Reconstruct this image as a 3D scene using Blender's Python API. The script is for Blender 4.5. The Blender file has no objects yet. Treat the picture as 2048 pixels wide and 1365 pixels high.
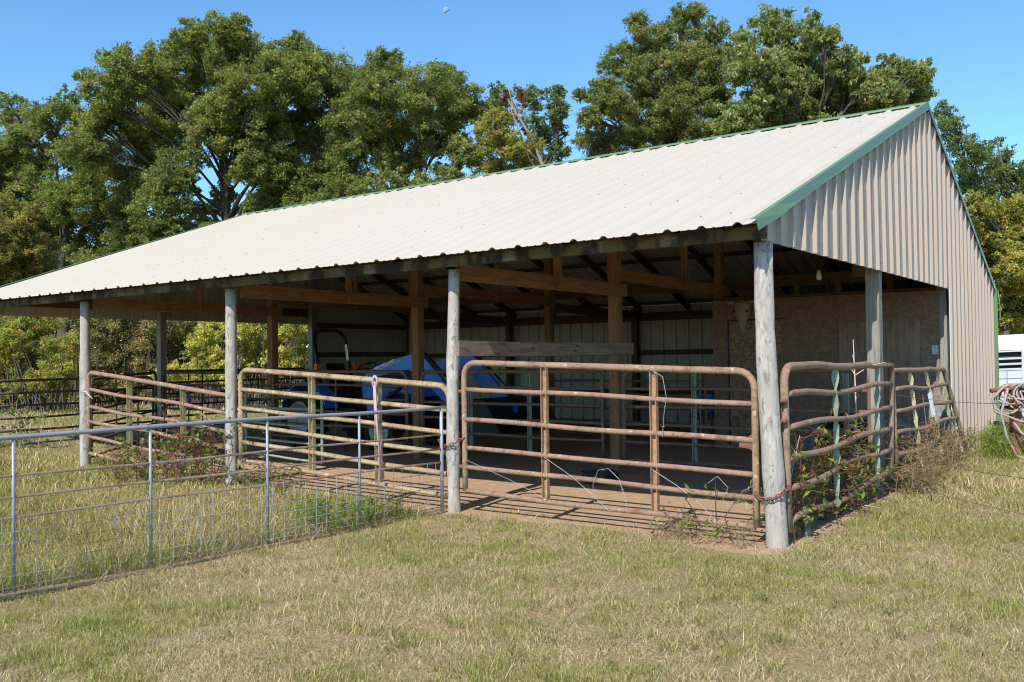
import bpy, math, random
import numpy as np
from mathutils import Vector, Matrix
R = math.radians
scene = bpy.context.scene
COL = scene.collection
random.seed(7)
rng = np.random.default_rng(7)

# ------------------------------------------------------------------ camera
CP = np.array((2.4504, -6.6091, 1.4261)); YAW, PIT, ROL, FPX = 0.6303, 0.0185, -0.0131, 1825.7
FW = np.array([-math.sin(YAW)*math.cos(PIT), math.cos(YAW)*math.cos(PIT), math.sin(PIT)])
RT = np.array([math.cos(YAW), math.sin(YAW), 0.0]); UP = np.cross(RT, FW)
R2 = RT*math.cos(ROL)+UP*math.sin(ROL); U2 = UP*math.cos(ROL)-RT*math.sin(ROL)
cam = bpy.data.cameras.new("camera"); camo = bpy.data.objects.new("camera", cam); COL.objects.link(camo)
m3 = Matrix((R2, U2, -FW)).transposed()
camo.matrix_world = Matrix.Translation(CP) @ m3.to_4x4()
cam.sensor_width = 36; cam.lens = 36*FPX/2048; cam.clip_end = 3000; cam.clip_start = 0.05
scene.camera = camo
def at(u, v, d):                      # a point d metres in front of the viewpoint, in the direction the survey photo gives
    return CP + d*(FW + R2*(u-1024)/FPX - U2*(v-682.5)/FPX)
def ground_at(u, d):
    p = CP + d*(FW + R2*(u-1024)/FPX); return p[0], p[1]

# ------------------------------------------------------------------ light
SUN_EL = R(46.5); LX = -0.19
sd = Vector((LX, 1.0, -math.tan(SUN_EL)*math.hypot(LX, 1))).normalized()
sun = bpy.data.lights.new("sun", 'SUN'); suno = bpy.data.objects.new("sun", sun); COL.objects.link(suno)
suno.rotation_euler = sd.to_track_quat('-Z', 'Y').to_euler()
sun.energy = 3.8; sun.angle = R(0.53); sun.color = (1.0, 0.955, 0.875)
W = bpy.data.worlds.new("World"); scene.world = W; W.use_nodes = True
nt = W.node_tree; bg = nt.nodes["Background"]
sk = nt.nodes.new("ShaderNodeTexSky"); sk.sky_type = 'NISHITA'; sk.sun_disc = False
sk.sun_elevation = SUN_EL; sk.sun_rotation = math.atan2(-sd.x, -sd.y)
sk.air_density = 1.0; sk.dust_density = 0.1; sk.ozone_density = 3.5; sk.altitude = 100
tint = nt.nodes.new("ShaderNodeMix"); tint.data_type = 'RGBA'; tint.blend_type = 'MULTIPLY'; tint.inputs[0].default_value = 1; tint.inputs[7].default_value = (.57, .80, .90, 1)
nt.links.new(sk.outputs[0], tint.inputs[6]); nt.links.new(tint.outputs[2], bg.inputs[0]); bg.inputs[1].default_value = 0.15
vs = scene.view_settings; vs.view_transform = 'Standard'; vs.look = 'None'; vs.gamma = 1; vs.exposure = 0.68

# ------------------------------------------------------------------ helpers: objects
def tag(o, label=None, cat=None, group=None, kind=None):
    if label: o['label'] = label
    if cat: o['category'] = cat
    if group: o['group'] = group
    if kind: o['kind'] = kind
    return o
def empty(name, label, cat, loc=(0, 0, 0), group=None):
    o = bpy.data.objects.new(name, None); COL.objects.link(o); o.location = loc; o.empty_display_size = .1
    return tag(o, label, cat, group)
class MB:
    def __init__(s): s.v = []; s.f = []; s.uv = []; s.mi = []; s.sm = []
    def face(s, idx, uv=None, mi=0, smooth=False):
        s.f.append(tuple(idx)); s.uv.append(uv if uv else [(s.v[i][0]+s.v[i][1], s.v[i][2]) for i in idx]); s.mi.append(mi); s.sm.append(smooth)
    def add(s, pts):
        b = len(s.v); s.v.extend([tuple(float(c) for c in p) for p in pts]); return b
    def quad(s, a, b, c, d, mi=0):
        i = s.add([a, b, c, d]); s.face((i, i+1, i+2, i+3), mi=mi)
    def box(s, lo, hi, mi=0):
        lo = Vector(lo); hi = Vector(hi); c = (lo+hi)/2; d = hi-lo
        ax = max(range(3), key=lambda k: d[k])
        p0 = c.copy(); p1 = c.copy(); p0[ax] = lo[ax]; p1[ax] = hi[ax]
        e = [Vector((1, 0, 0)), Vector((0, 1, 0)), Vector((0, 0, 1))]
        o = [k for k in range(3) if k != ax]
        s.beam(p0, p1, d[o[0]], d[o[1]], e[o[0]], mi)
    def beam(s, p0, p1, w, h, side, mi=0, bev=0.0):
        p0 = Vector(p0); p1 = Vector(p1); t = (p1-p0); L = t.length; t.normalize()
        sd_ = Vector(side); sd_ = (sd_-t*sd_.dot(t)).normalized(); n = t.cross(sd_)
        prof = [(-w/2, -h/2), (w/2, -h/2), (w/2, h/2), (-w/2, h/2)]
        s.sweep(prof, [p0, p1], sd_, mi=mi)
    def sweep(s, prof, path, side, mi=0, smooth=False, off=None):
        path = [Vector(p) for p in path]; n = len(prof); k0 = len(s.v)
        U0 = random.uniform(0, 50); V0 = random.uniform(0, 50)
        per = [0.0]
        for i in range(n):
            a = prof[i]; b = prof[(i+1) % n]; per.append(per[-1]+math.hypot(a[0]-b[0], a[1]-b[1]))
        L = [0.0]
        for i in range(1, len(path)): L.append(L[-1]+(path[i]-path[i-1]).length)
        for i, p in enumerate(path):
            t = (path[min(i+1, len(path)-1)]-path[max(i-1, 0)]).normalized()
            sv = Vector(side); sv = (sv-t*sv.dot(t)).normalized(); nv = t.cross(sv)
            s.add([p+sv*a+nv*b for a, b in prof])
        for i in range(len(path)-1):
            for j in range(n):
                j2 = (j+1) % n
                s.face((k0+i*n+j, k0+i*n+j2, k0+(i+1)*n+j2, k0+(i+1)*n+j),
                       [(U0+L[i], V0+per[j]), (U0+L[i], V0+per[j+1]), (U0+L[i+1], V0+per[j+1]), (U0+L[i+1], V0+per[j])], mi, smooth)
        e = len(path)-1
        s.face([k0+j for j in range(n)][::-1], [(U0+prof[j][0]*.1, V0+prof[j][1]) for j in range(n)][::-1], mi)
        s.face([k0+e*n+j for j in range(n)], [(U0+prof[j][0]*.1, V0+prof[j][1]) for j in range(n)], mi)
    def tube(s, path, rad, seg=8, mi=0, caps=True, closed=False):
        path = [Vector(p) for p in path]; m = len(path)
        rads = rad if isinstance(rad, (list, tuple)) else [rad]*m
        U0 = random.uniform(0, 50); V0 = random.uniform(0, 50); k0 = len(s.v); L = [0.0]; sv = None
        for i in range(1, m): L.append(L[-1]+(path[i]-path[i-1]).length)
        for i, p in enumerate(path):
            if closed: t = (path[(i+1) % m]-path[i-1]).normalized()
            else: t = (path[min(i+1, m-1)]-path[max(i-1, 0)]).normalized()
            if sv is None:
                ref = Vector((0, 0, 1)) if abs(t.z) < .9 else Vector((1, 0, 0)); sv = ref.cross(t).normalized()
            else:
                sv = (sv-t*sv.dot(t)).normalized()
            nv = t.cross(sv); r = rads[i]
            s.add([p+(sv*math.cos(2*math.pi*j/seg)+nv*math.sin(2*math.pi*j/seg))*r for j in range(seg)])
        for i in range(m if closed else m-1):
            i2 = (i+1) % m
            for j in range(seg):
                j2 = (j+1) % seg; ra = rads[i]*2*math.pi/seg; l1 = L[i+1] if i+1 < m else L[i]+.05
                s.face((k0+i*seg+j, k0+i*seg+j2, k0+i2*seg+j2, k0+i2*seg+j),
                       [(U0+L[i], V0+ra*j), (U0+L[i], V0+ra*(j+1)), (U0+l1, V0+ra*(j+1)), (U0+l1, V0+ra*j)], mi, True)
        if caps and not closed:
            s.face([k0+j for j in range(seg)][::-1], None, mi); s.face([k0+(m-1)*seg+j for j in range(seg)], None, mi)
    def lathe(s, prof, origin, axis, seg=24, mi=0, smooth=True, closed=False):
        o = Vector(origin); ax = Vector(axis).normalized(); ref = Vector((0, 0, 1)) if abs(ax.z) < .9 else Vector((1, 0, 0))
        a = ref.cross(ax).normalized(); b = ax.cross(a); k0 = len(s.v); n = len(prof)
        for r, h in prof: s.add([o+ax*h+(a*math.cos(2*math.pi*j/seg)+b*math.sin(2*math.pi*j/seg))*r for j in range(seg)])
        for i in range(n if closed else n-1):
            i2 = (i+1) % n
            for j in range(seg):
                j2 = (j+1) % seg
                s.face((k0+i*seg+j, k0+i*seg+j2, k0+i2*seg+j2, k0+i2*seg+j), [(j/seg, i/n), ((j+1)/seg, i/n), ((j+1)/seg, (i+1)/n), (j/seg, (i+1)/n)], mi, smooth)
    def poly(s, pts2, to3, thick, nrm, mi=0):     # a flat outline given thickness
        nrm = Vector(nrm); n = len(pts2)
        A = [Vector(to3(*p)) for p in pts2]; i0 = s.add([p-nrm*thick/2 for p in A]); i1 = s.add([p+nrm*thick/2 for p in A])
        s.face([i0+k for k in range(n)][::-1], None, mi); s.face([i1+k for k in range(n)], None, mi)
        for k in range(n):
            k2 = (k+1) % n; s.face((i0+k, i0+k2, i1+k2, i1+k), None, mi)
    def build(s, name, mats, parent=None, label=None):
        me = bpy.data.meshes.new(name); me.from_pydata(s.v, [], s.f); me.update()
        if not isinstance(mats, (list, tuple)): mats = [mats]
        for m_ in mats: me.materials.append(m_)
        uvl = me.uv_layers.new(name="UVMap"); uvl.data.foreach_set('uv', np.array([c for f in s.uv for c in f], dtype=np.float32).ravel())
        me.polygons.foreach_set('material_index', np.array(s.mi, dtype=np.int32))
        me.polygons.foreach_set('use_smooth', np.array(s.sm, dtype=bool)); me.update()
        o = bpy.data.objects.new(name, me); COL.objects.link(o)
        if parent is not None:
            o.parent = parent; o.location = -parent.location if parent.parent is None else (0, 0, 0)
        if label: o['label'] = label
        return o
def arrays_mesh(name, V, F, mats, colors=None, parent=None, smooth=False):
    """V (n,3), F (m,k) arrays -> mesh; colors (n,3) per point."""
    me = bpy.data.meshes.new(name); n = len(V); m, k = F.shape
    me.vertices.add(n); me.vertices.foreach_set('co', np.ascontiguousarray(V, dtype=np.float32).ravel())
    me.loops.add(m*k); me.loops.foreach_set('vertex_index', np.ascontiguousarray(F, dtype=np.int32).ravel())
    me.polygons.add(m); me.polygons.foreach_set('loop_start', np.arange(0, m*k, k, dtype=np.int32))
    me.update(calc_edges=True)
    if colors is not None:
        a = me.attributes.new("Col", 'FLOAT_COLOR', 'POINT')
        a.data.foreach_set('color', np.concatenate([colors, np.ones((n, 1))], 1).astype(np.float32).ravel())
    if smooth: me.polygons.foreach_set('use_smooth', np.ones(m, dtype=bool))
    me.materials.append(mats); o = bpy.data.objects.new(name, me); COL.objects.link(o)
    if parent is not None:
        o.parent = parent; o.location = -parent.location
    return o

# ------------------------------------------------------------------ helpers: noise
_perm = rng.random((256, 256))
def vnoise(x, y, s=1.0, seed=0):
    x = np.asarray(x)/s+seed*17.3; y = np.asarray(y)/s+seed*5.7
    xi = np.floor(x).astype(int); yi = np.floor(y).astype(int); fx = x-xi; fy = y-yi
    fx = fx*fx*(3-2*fx); fy = fy*fy*(3-2*fy); P = lambda a, b: _perm[a % 256, b % 256]
    return (P(xi, yi)*(1-fx)+P(xi+1, yi)*fx)*(1-fy)+(P(xi, yi+1)*(1-fx)+P(xi+1, yi+1)*fx)*fy
def sstep(a, b, x):
    t = np.clip((np.asarray(x)-a)/(b-a), 0, 1); return t*t*(3-2*t)

# ------------------------------------------------------------------ materials
def mat(name):
    m = bpy.data.materials.new(name); m.use_nodes = True; n = m.node_tree; b = n.nodes["Principled BSDF"]
    return m, n, b
def nd(n, t, **kw):
    x = n.nodes.new(t)
    for k, v in kw.items():
        if k in x.inputs: x.inputs[k].default_value = v
        else: setattr(x, k, v)
    return x
def ramp(n, fac, stops):
    r = n.nodes.new("ShaderNodeValToRGB"); e = r.color_ramp.elements
    while len(e) < len(stops): e.new(.5)
    for i, (p, c) in enumerate(stops):
        e[i].position = p; e[i].color = (*c, 1) if len(c) == 3 else c
    n.links.new(fac, r.inputs[0]); return r.outputs[0]
def noise(n, vec, scale, detail=4, rough=.55, dist=0):
    t = nd(n, "ShaderNodeTexNoise"); t.inputs['Scale'].default_value = scale; t.inputs['Detail'].default_value = detail
    t.inputs['Roughness'].default_value = rough; t.inputs['Distortion'].default_value = dist
    n.links.new(vec, t.inputs['Vector']); return t.outputs['Fac']
def mapping(n, src, scale):
    mp = nd(n, "ShaderNodeMapping"); mp.inputs['Scale'].default_value = scale; n.links.new(src, mp.inputs['Vector']); return mp.outputs[0]
def mixc(n, fac, a, b, mode='MIX'):
    x = n.nodes.new("ShaderNodeMix"); x.data_type = 'RGBA'; x.blend_type = mode
    for sock, val in ((x.inputs[0], fac), (x.inputs[6], a), (x.inputs[7], b)):
        if hasattr(val, 'links'): n.links.new(val, sock)
        elif isinstance(val, (int, float)): sock.default_value = val
        else: sock.default_value = (*val, 1)
    return x.outputs[2]
def math_(n, op, a, b=None, c=None):
    x = n.nodes.new("ShaderNodeMath"); x.operation = op
    for i, v in enumerate((a, b, c)):
        if v is None: continue
        if hasattr(v, 'links'): n.links.new(v, x.inputs[i])
        else: x.inputs[i].default_value = v
    return x.outputs[0]
def bump(n, b, h, strength=.3, dist=.01):
    x = nd(n, "ShaderNodeBump"); x.inputs['Strength'].default_value = strength; x.inputs['Distance'].default_value = dist
    n.links.new(h, x.inputs['Height']); n.links.new(x.outputs[0], b.inputs['Normal'])
def coord(n, which): return nd(n, "ShaderNodeTexCoord").outputs[which]
def wood(name, c_light, c_mid, c_dark, rough=.85, crack=.5, stretch=22, knots=True, blot=None, post=False):
    m, n, b = mat(name); uv = coord(n, 'UV')
    g = noise(n, mapping(n, uv, (1.2, stretch, 1)), 2.2, 6, .65, .6)
    col = ramp(n, g, [(.22, c_dark), (.45, c_mid), (.72, c_light)])
    c2 = noise(n, mapping(n, uv, (.7, 55, 1)), 1.6, 3, .7)
    cr = ramp(n, c2, [(.30, (1, 1, 1)), (.36, (0, 0, 0))])
    col = mixc(n, math_(n, 'MULTIPLY', cr, crack), col, tuple(x*.22 for x in c_dark))
    if knots:
        v = nd(n, "ShaderNodeTexVoronoi"); v.inputs['Scale'].default_value = 1.0; n.links.new(mapping(n, uv, (2.2, 7, 1)), v.inputs['Vector'])
        k = ramp(n, v.outputs['Distance'], [(.07, (1, 1, 1)), (.13, (0, 0, 0))]); col = mixc(n, math_(n, 'MULTIPLY', k, .75), col, c_dark)
    if post:
        b4 = noise(n, mapping(n, uv, (1.5, 5, 1)), 1.6, 4, .65, 1.5); col = mixc(n, math_(n, 'MULTIPLY', ramp(n, b4, [(.40, (0, 0, 0)), (.62, (1, 1, 1))]), .55), col, (.60, .56, .50))
        b3 = noise(n, mapping(n, uv, (4.5, 11, 1)), 1.6, 5, .7, 1.2); col = mixc(n, math_(n, 'MULTIPLY', ramp(n, b3, [(.53, (0, 0, 0)), (.60, (1, 1, 1))]), .8), col, (.17, .135, .105))
    if blot:
        bl = noise(n, mapping(n, uv, (2.5, 4, 1)), 1.3, 4, .6); col = mixc(n, ramp(n, bl, [(.45, (0, 0, 0)), (.62, (1, 1, 1))]), col, blot)
    n.links.new(col, b.inputs['Base Color']); b.inputs['Roughness'].default_value = rough
    b.inputs['Specular IOR Level'].default_value = .25
    bump(n, b, math_(n, 'SUBTRACT', g, cr), .35, .006); return m
def flat(name, c, rough=.5, metal=0, var=.25, scale=8, spec=.4, dirt=None):
    m, n, b = mat(name); o = coord(n, 'Object'); f = noise(n, o, scale, 5, .6)
    col = mixc(n, f, tuple(x*(1-var) for x in c), tuple(min(1, x*(1+var)) for x in c))
    if dirt:
        d = noise(n, o, scale*.35, 6, .7); col = mixc(n, ramp(n, d, [(.5, (0, 0, 0)), (.68, (1, 1, 1))]), col, dirt)
    n.links.new(col, b.inputs['Base Color']); b.inputs['Roughness'].default_value = rough; b.inputs['Metallic'].default_value = metal
    b.inputs['Specular IOR Level'].default_value = spec; return m
M = {}
M['post_grey'] = wood('weathered grey post wood', (.52, .485, .435), (.33, .30, .265), (.12, .098, .078), crack=.95, stretch=11, blot=(.38, .34, .295), post=True)
M['plank_grey'] = wood('weathered plank wood', (.33, .255, .19), (.21, .16, .12), (.065, .05, .04), crack=.8, stretch=9)
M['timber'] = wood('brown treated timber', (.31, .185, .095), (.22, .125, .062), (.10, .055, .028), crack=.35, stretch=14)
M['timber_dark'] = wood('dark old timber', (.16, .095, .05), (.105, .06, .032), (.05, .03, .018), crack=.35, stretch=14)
M['timber_grey'] = wood('greyed timber', (.36, .335, .30), (.25, .225, .195), (.11, .095, .08), crack=.6)
def fascia_mat():
    m, n, b = mat('mossy stained board'); uv = coord(n, 'UV'); o = coord(n, 'Object')
    g = noise(n, mapping(n, uv, (1.5, 30, 1)), 2, 5, .6, .4)
    base = ramp(n, g, [(.25, (.08, .055, .03)), (.5, (.16, .115, .068)), (.75, (.29, .23, .155))])
    bl = noise(n, mapping(n, o, (3.4, 1, 1.2)), 1.0, 4, .6)
    col = mixc(n, ramp(n, bl, [(.40, (0, 0, 0)), (.52, (1, 1, 1))]), base, (.026, .02, .011))
    b2 = noise(n, mapping(n, o, (5, 1, 3)), 1.1, 4, .6); col = mixc(n, ramp(n, b2, [(.5, (0, 0, 0)), (.62, (1, 1, 1))]), col, (.12, .085, .03))
    n.links.new(col, b.inputs['Base Color']); b.inputs['Roughness'].default_value = .9; bump(n, b, g, .4, .006); return m
M['fascia'] = fascia_mat()
def sheet_mat(name, c, axis, rough=.42, dirt=(.25, .2, .15), amt=.14):
    m, n, b = mat(name); o = coord(n, 'Object')
    st = noise(n, mapping(n, o, (9, .35, .35) if axis == 'x' else (.35, 9, .35)), 1.0, 4, .6)
    bl = noise(n, o, .8, 4, .6)
    col = mixc(n, math_(n, 'MULTIPLY', ramp(n, st, [(.45, (0, 0, 0)), (.8, (1, 1, 1))]), amt), c, dirt)
    col = mixc(n, math_(n, 'MULTIPLY', bl, .22), col, tuple(x*.72 for x in c))
    sp = noise(n, o, 7.5, 1, .4); col = mixc(n, ramp(n, sp, [(.80, (0, 0, 0)), (.84, (.55, .55, .55))]), col, (.1, .08, .06))
    n.links.new(col, b.inputs['Base Color']); b.inputs['Roughness'].default_value = rough; b.inputs['Specular IOR Level'].default_value = .35
    return m
M['roof'] = sheet_mat('pale roof sheet', (.53, .465, .375), 'x', .45, dirt=(.42, .36, .30))
M['roof_under'] = sheet_mat('roof sheet underside', (.52, .50, .42), 'x', .6)
M['siding'] = sheet_mat('tan wall sheet', (.43, .352, .285), 'y', .5, amt=.15)
M['siding_in'] = sheet_mat('wall sheet back face', (.50, .48, .385), 'y', .6)
M['green_trim'] = flat('green painted trim', (.125, .21, .10), .4, var=.12, scale=3)
def noised(n, o):
    t = nd(n, "ShaderNodeTexNoise"); t.inputs['Scale'].default_value = 6; t.inputs['Detail'].default_value = 3; n.links.new(o, t.inputs['Vector'])
    a = n.nodes.new("ShaderNodeVectorMath"); a.operation = 'MULTIPLY_ADD'; n.links.new(t.outputs['Color'], a.inputs[0]); a.inputs[1].default_value = (.16, .16, .16); n.links.new(o, a.inputs[2]); return a.outputs[0]
def osb_mat(name, ca, cb, cc, wx=True):
    m, n, b = mat(name); o = coord(n, 'Object')
    v = nd(n, "ShaderNodeTexVoronoi"); v.inputs['Scale'].default_value = 1; n.links.new(mapping(n, noised(n, o), (46, 46, 17)), v.inputs['Vector'])
    v2 = nd(n, "ShaderNodeTexVoronoi"); v2.inputs['Scale'].default_value = 1; n.links.new(mapping(n, noised(n, o), (15, 15, 42)), v2.inputs['Vector'])
    s1 = nd(n, "ShaderNodeSeparateColor"); n.links.new(v.outputs['Color'], s1.inputs[0])
    s2 = nd(n, "ShaderNodeSeparateColor"); n.links.new(v2.outputs['Color'], s2.inputs[0])
    f = math_(n, 'ADD', math_(n, 'MULTIPLY', s1.outputs[0], .5), math_(n, 'MULTIPLY', s2.outputs[1], .5))
    col = ramp(n, f, [(.2, ca), (.5, cb), (.8, cc)])
    z = nd(n, "ShaderNodeSeparateXYZ"); n.links.new(o, z.inputs[0]); w = noise(n, o, 1.6, 5, .65)
    wea = math_(n, 'ADD', math_(n, 'MULTIPLY', z.outputs[2], -.55), math_(n, 'ADD', math_(n, 'MULTIPLY', math_(n, 'ADD', z.outputs[0], .8), .30), math_(n, 'MULTIPLY', w, 1.4)))
    col = mixc(n, ramp(n, wea, [(.02, (0, 0, 0)), (.48, (1, 1, 1))]), col, mixc(n, f, (.14, .137, .14), (.33, .32, .32)))
    n.links.new(col, b.inputs['Base Color']); b.inputs['Roughness'].default_value = .8; return m
M['osb'] = osb_mat('strand board', (.165, .108, .066), (.205, .133, .08), (.25, .165, .102))
M['ply'] = wood('plywood panel', (.33, .25, .18), (.24, .175, .125), (.12, .088, .066), crack=.2, stretch=7)
def rust_pipe(name, top, side, under, up_bias=.5, lich=.5):
    """Old painted pipe: rust on the weather side, lichen-pale paint with rust runs below."""
    m, n, b = mat(name); uv = coord(n, 'UV'); o = coord(n, 'Object')
    ge = nd(n, "ShaderNodeNewGeometry"); sx = nd(n, "ShaderNodeSeparateXYZ"); n.links.new(ge.outputs['Normal'], sx.inputs[0])
    runs = noise(n, mapping(n, uv, (26, 2, 1)), 1.3, 4, .65); big = noise(n, o, 2.3, 4, .6)
    f = math_(n, 'ADD', sx.outputs[2], math_(n, 'ADD', math_(n, 'MULTIPLY', math_(n, 'SUBTRACT', runs, .5), 1.9), math_(n, 'MULTIPLY', math_(n, 'SUBTRACT', big, .5), 2.2)))
    col = ramp(n, math_(n, 'MULTIPLY_ADD', f, .5, up_bias), [(.12, under), (.34, side), (.62, tuple((a+c)/2 for a, c in zip(side, top))), (.74, top)])
    sp = noise(n, o, 34, 3, .7); col = mixc(n, ramp(n, sp, [(.55, (0, 0, 0)), (.68, (.75, .75, .75))]), col, (.13, .055, .035))
    bd_ = noise(n, mapping(n, uv, (6, 1.5, 1)), 1.0, 5, .7); col = mixc(n, math_(n, 'MULTIPLY', ramp(n, bd_, [(.52, (0, 0, 0)), (.68, (1, 1, 1))]), .8), col, (.115, .055, .036))
    pt = noise(n, o, 12, 3, .6); col = mixc(n, math_(n, 'MULTIPLY', ramp(n, pt, [(.62, (0, 0, 0)), (.68, (1, 1, 1))]), lich), col, (.55, .45, .25))
    n.links.new(col, b.inputs['Base Color']); b.inputs['Roughness'].default_value = .75; b.inputs['Specular IOR Level'].default_value = .3
    bump(n, b, sp, .25, .004); return m
M['rust_pink'] = rust_pipe('rusted red gate pipe', (.285, .165, .125), (.33, .22, .135), (.44, .36, .20), .53, .7)
M['rust_lichen'] = rust_pipe('rusted lichen gate pipe', (.31, .20, .135), (.44, .345, .19), (.42, .37, .21), .43)
M['rust_green'] = rust_pipe('rusted green gate pipe', (.27, .165, .115), (.30, .215, .14), (.24, .24, .16), .55, .4)
M['rust_brown'] = rust_pipe('brown rusted panel pipe', (.20, .11, .08), (.19, .12, .085), (.17, .13, .09), .5, .15)
M['rust_dark'] = rust_pipe('dark rusted panel pipe', (.075, .06, .045), (.07, .065, .05), (.08, .085, .06), .5, .1)
M['green_paint'] = rust_pipe('peeling green gate steel', (.24, .32, .24), (.25, .35, .27), (.22, .32, .25), .5, .35)
M['chan'] = rust_pipe('lichen covered gate channel', (.42, .30, .15), (.40, .36, .20), (.36, .42, .28), .5, .4)
M['chan_rust'] = rust_pipe('rusted gate channel', (.36, .20, .12), (.40, .25, .14), (.34, .18, .10), .5, .3)
M['flatbar'] = rust_pipe('yellowed flat bar', (.50, .42, .22), (.50, .45, .27), (.36, .40, .27), .5, .3)
M['galv'] = flat('galvanised pipe', (.30, .315, .335), .5, .3, .15, 9)
M['galv_rust'] = rust_pipe('galvanised rail with rust', (.27, .14, .085), (.33, .25, .19), (.44, .44, .45), .36, .05)
M['wire'] = flat('galvanised wire', (.42, .42, .42), .5, .3, .3, 2.2, dirt=(.17, .085, .05))
M['wire_rust'] = flat('rusty wire', (.20, .11, .07), .8, .2, .3, 5)
M['rust'] = flat('bare rust', (.21, .09, .055), .85, .1, .4, 16)
M['blue'] = flat('blue tractor paint', (.028, .21, .80), .32, 0, .08, 3, .5)
M['bucket_steel'] = flat('worn dark bucket steel', (.022, .024, .03), .5, .3, .4, 6, dirt=(.05, .04, .035))
M['black'] = flat('black paint', (.012, .012, .013), .45, 0, .2, 6)
M['rubber'] = flat('black rubber', (.018, .018, .019), .85, 0, .25, 9, dirt=(.10, .075, .05))
M['rim'] = flat('pale wheel rim', (.62, .60, .55), .5, .1, .08, 6, dirt=(.3, .24, .17))
M['white'] = flat('white paint', (.54, .565, .59), .45, 0, .06, 3, dirt=(.5, .46, .42))
M['decal'] = flat('white decal', (.92, .93, .93), .5, 0, .02)
M['yellow'] = flat('yellow stripe', (.75, .48, .03), .5, 0, .03)
M['amber'] = flat('amber lamp lens', (.75, .16, .01), .3, 0, .05)
M['red'] = flat('red reflector', (.55, .02, .02), .35, 0, .05)
M['steel'] = flat('bare steel', (.35, .35, .36), .4, .7, .2, 9)
M['roof_white'] = flat('chalky white roof', (.76, .75, .73), .7, 0, .05, 2, dirt=(.40, .25, .15))
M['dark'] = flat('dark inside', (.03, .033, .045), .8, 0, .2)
M['bone'] = flat('old bone', (.36, .29, .18), .8, 0, .18, 9, dirt=(.38, .28, .16))
M['hose'] = flat('faded hose', (.33, .285, .255), .7, 0, .12, 6)
M['rope'] = flat('faded pink rope', (.44, .32, .32), .85, 0, .1, 40)
M['bluepl'] = flat('blue plastic', (.03, .22, .62), .45, 0, .08)
M['bucket'] = flat('grey blue bucket', (.25, .31, .35), .5, .2, .15, 6, dirt=(.2, .17, .13))
M['paper'] = flat('weathered paper tag', (.72, .73, .76), .8, 0, .12, 30)
M['stick'] = flat('bare dry stem', (.50, .40, .30), .85, 0, .25, 20)
M['stem_red'] = flat('red stem', (.17, .06, .05), .6, 0, .25, 20)
M['straw_stem'] = flat('dry brown stem', (.28, .185, .105), .9, 0, .4, 12)
M['bark'] = flat('oak bark', (.085, .072, .058), .95, 0, .5, 9)
M['bark_pale'] = flat('pale bare wood', (.27, .225, .19), .9, 0, .3, 6)
M['glass'] = flat('bulb glass', (.8, .8, .75), .1, 0, .02)
def leaf_mat(name, transl=.32):
    m, n, b = mat(name); a = nd(n, "ShaderNodeAttribute"); a.attribute_name = "Col"
    b.inputs['Roughness'].default_value = .55; b.inputs['Specular IOR Level'].default_value = .35
    n.links.new(a.outputs['Color'], b.inputs['Base Color'])
    t = nd(n, "ShaderNodeBsdfTranslucent"); n.links.new(mixc(n, 1.0, a.outputs['Color'], (1.25, 1.35, .6), 'MULTIPLY'), t.inputs['Color'])
    mx = nd(n, "ShaderNodeMixShader"); mx.inputs[0].default_value = transl
    n.links.new(b.outputs[0], mx.inputs[1]); n.links.new(t.outputs[0], mx.inputs[2])
    n.links.new(mx.outputs[0], n.nodes['Material Output'].inputs['Surface']); return m
M['leaf'] = leaf_mat('leaf', .5); M['grass'] = leaf_mat('grass blade', .25)
def ground_mat():
    m, n, b = mat('earth and turf'); o = coord(n, 'Object'); a = nd(n, "ShaderNodeAttribute"); a.attribute_name = "Col"
    s = nd(n, "ShaderNodeSeparateColor"); n.links.new(a.outputs['Color'], s.inputs[0])
    f1 = noise(n, o, 9, 6, .7); f2 = noise(n, o, 46, 4, .7); f3 = noise(n, o, .5, 3, .5)
    turf = ramp(n, f2, [(.28, (.12, .08, .042)), (.5, (.29, .205, .11)), (.72, (.50, .38, .23))])
    turf = mixc(n, math_(n, 'MULTIPLY', ramp(n, f3, [(.4, (0, 0, 0)), (.65, (1, 1, 1))]), .55), turf, (.17, .175, .06))
    dirt = ramp(n, f1, [(.25, (.31, .19, .11)), (.5, (.43, .28, .17)), (.8, (.53, .38, .25))])
    dirt = mixc(n, math_(n, 'MULTIPLY', f2, .5), dirt, (.36, .245, .15))
    fac = math_(n, 'ADD', s.outputs[0], math_(n, 'MULTIPLY', math_(n, 'SUBTRACT', f1, .5), .9))
    col = mixc(n, ramp(n, fac, [(.38, (0, 0, 0)), (.62, (1, 1, 1))]), turf, dirt)
    n.links.new(col, b.inputs['Base Color']); b.inputs['Roughness'].default_value = .95; b.inputs['Specular IOR Level'].default_value = .1
    bump(n, b, math_(n, 'ADD', f1, math_(n, 'MULTIPLY', f2, .5)), .7, .03); return m
M['ground'] = ground_mat()

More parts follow.
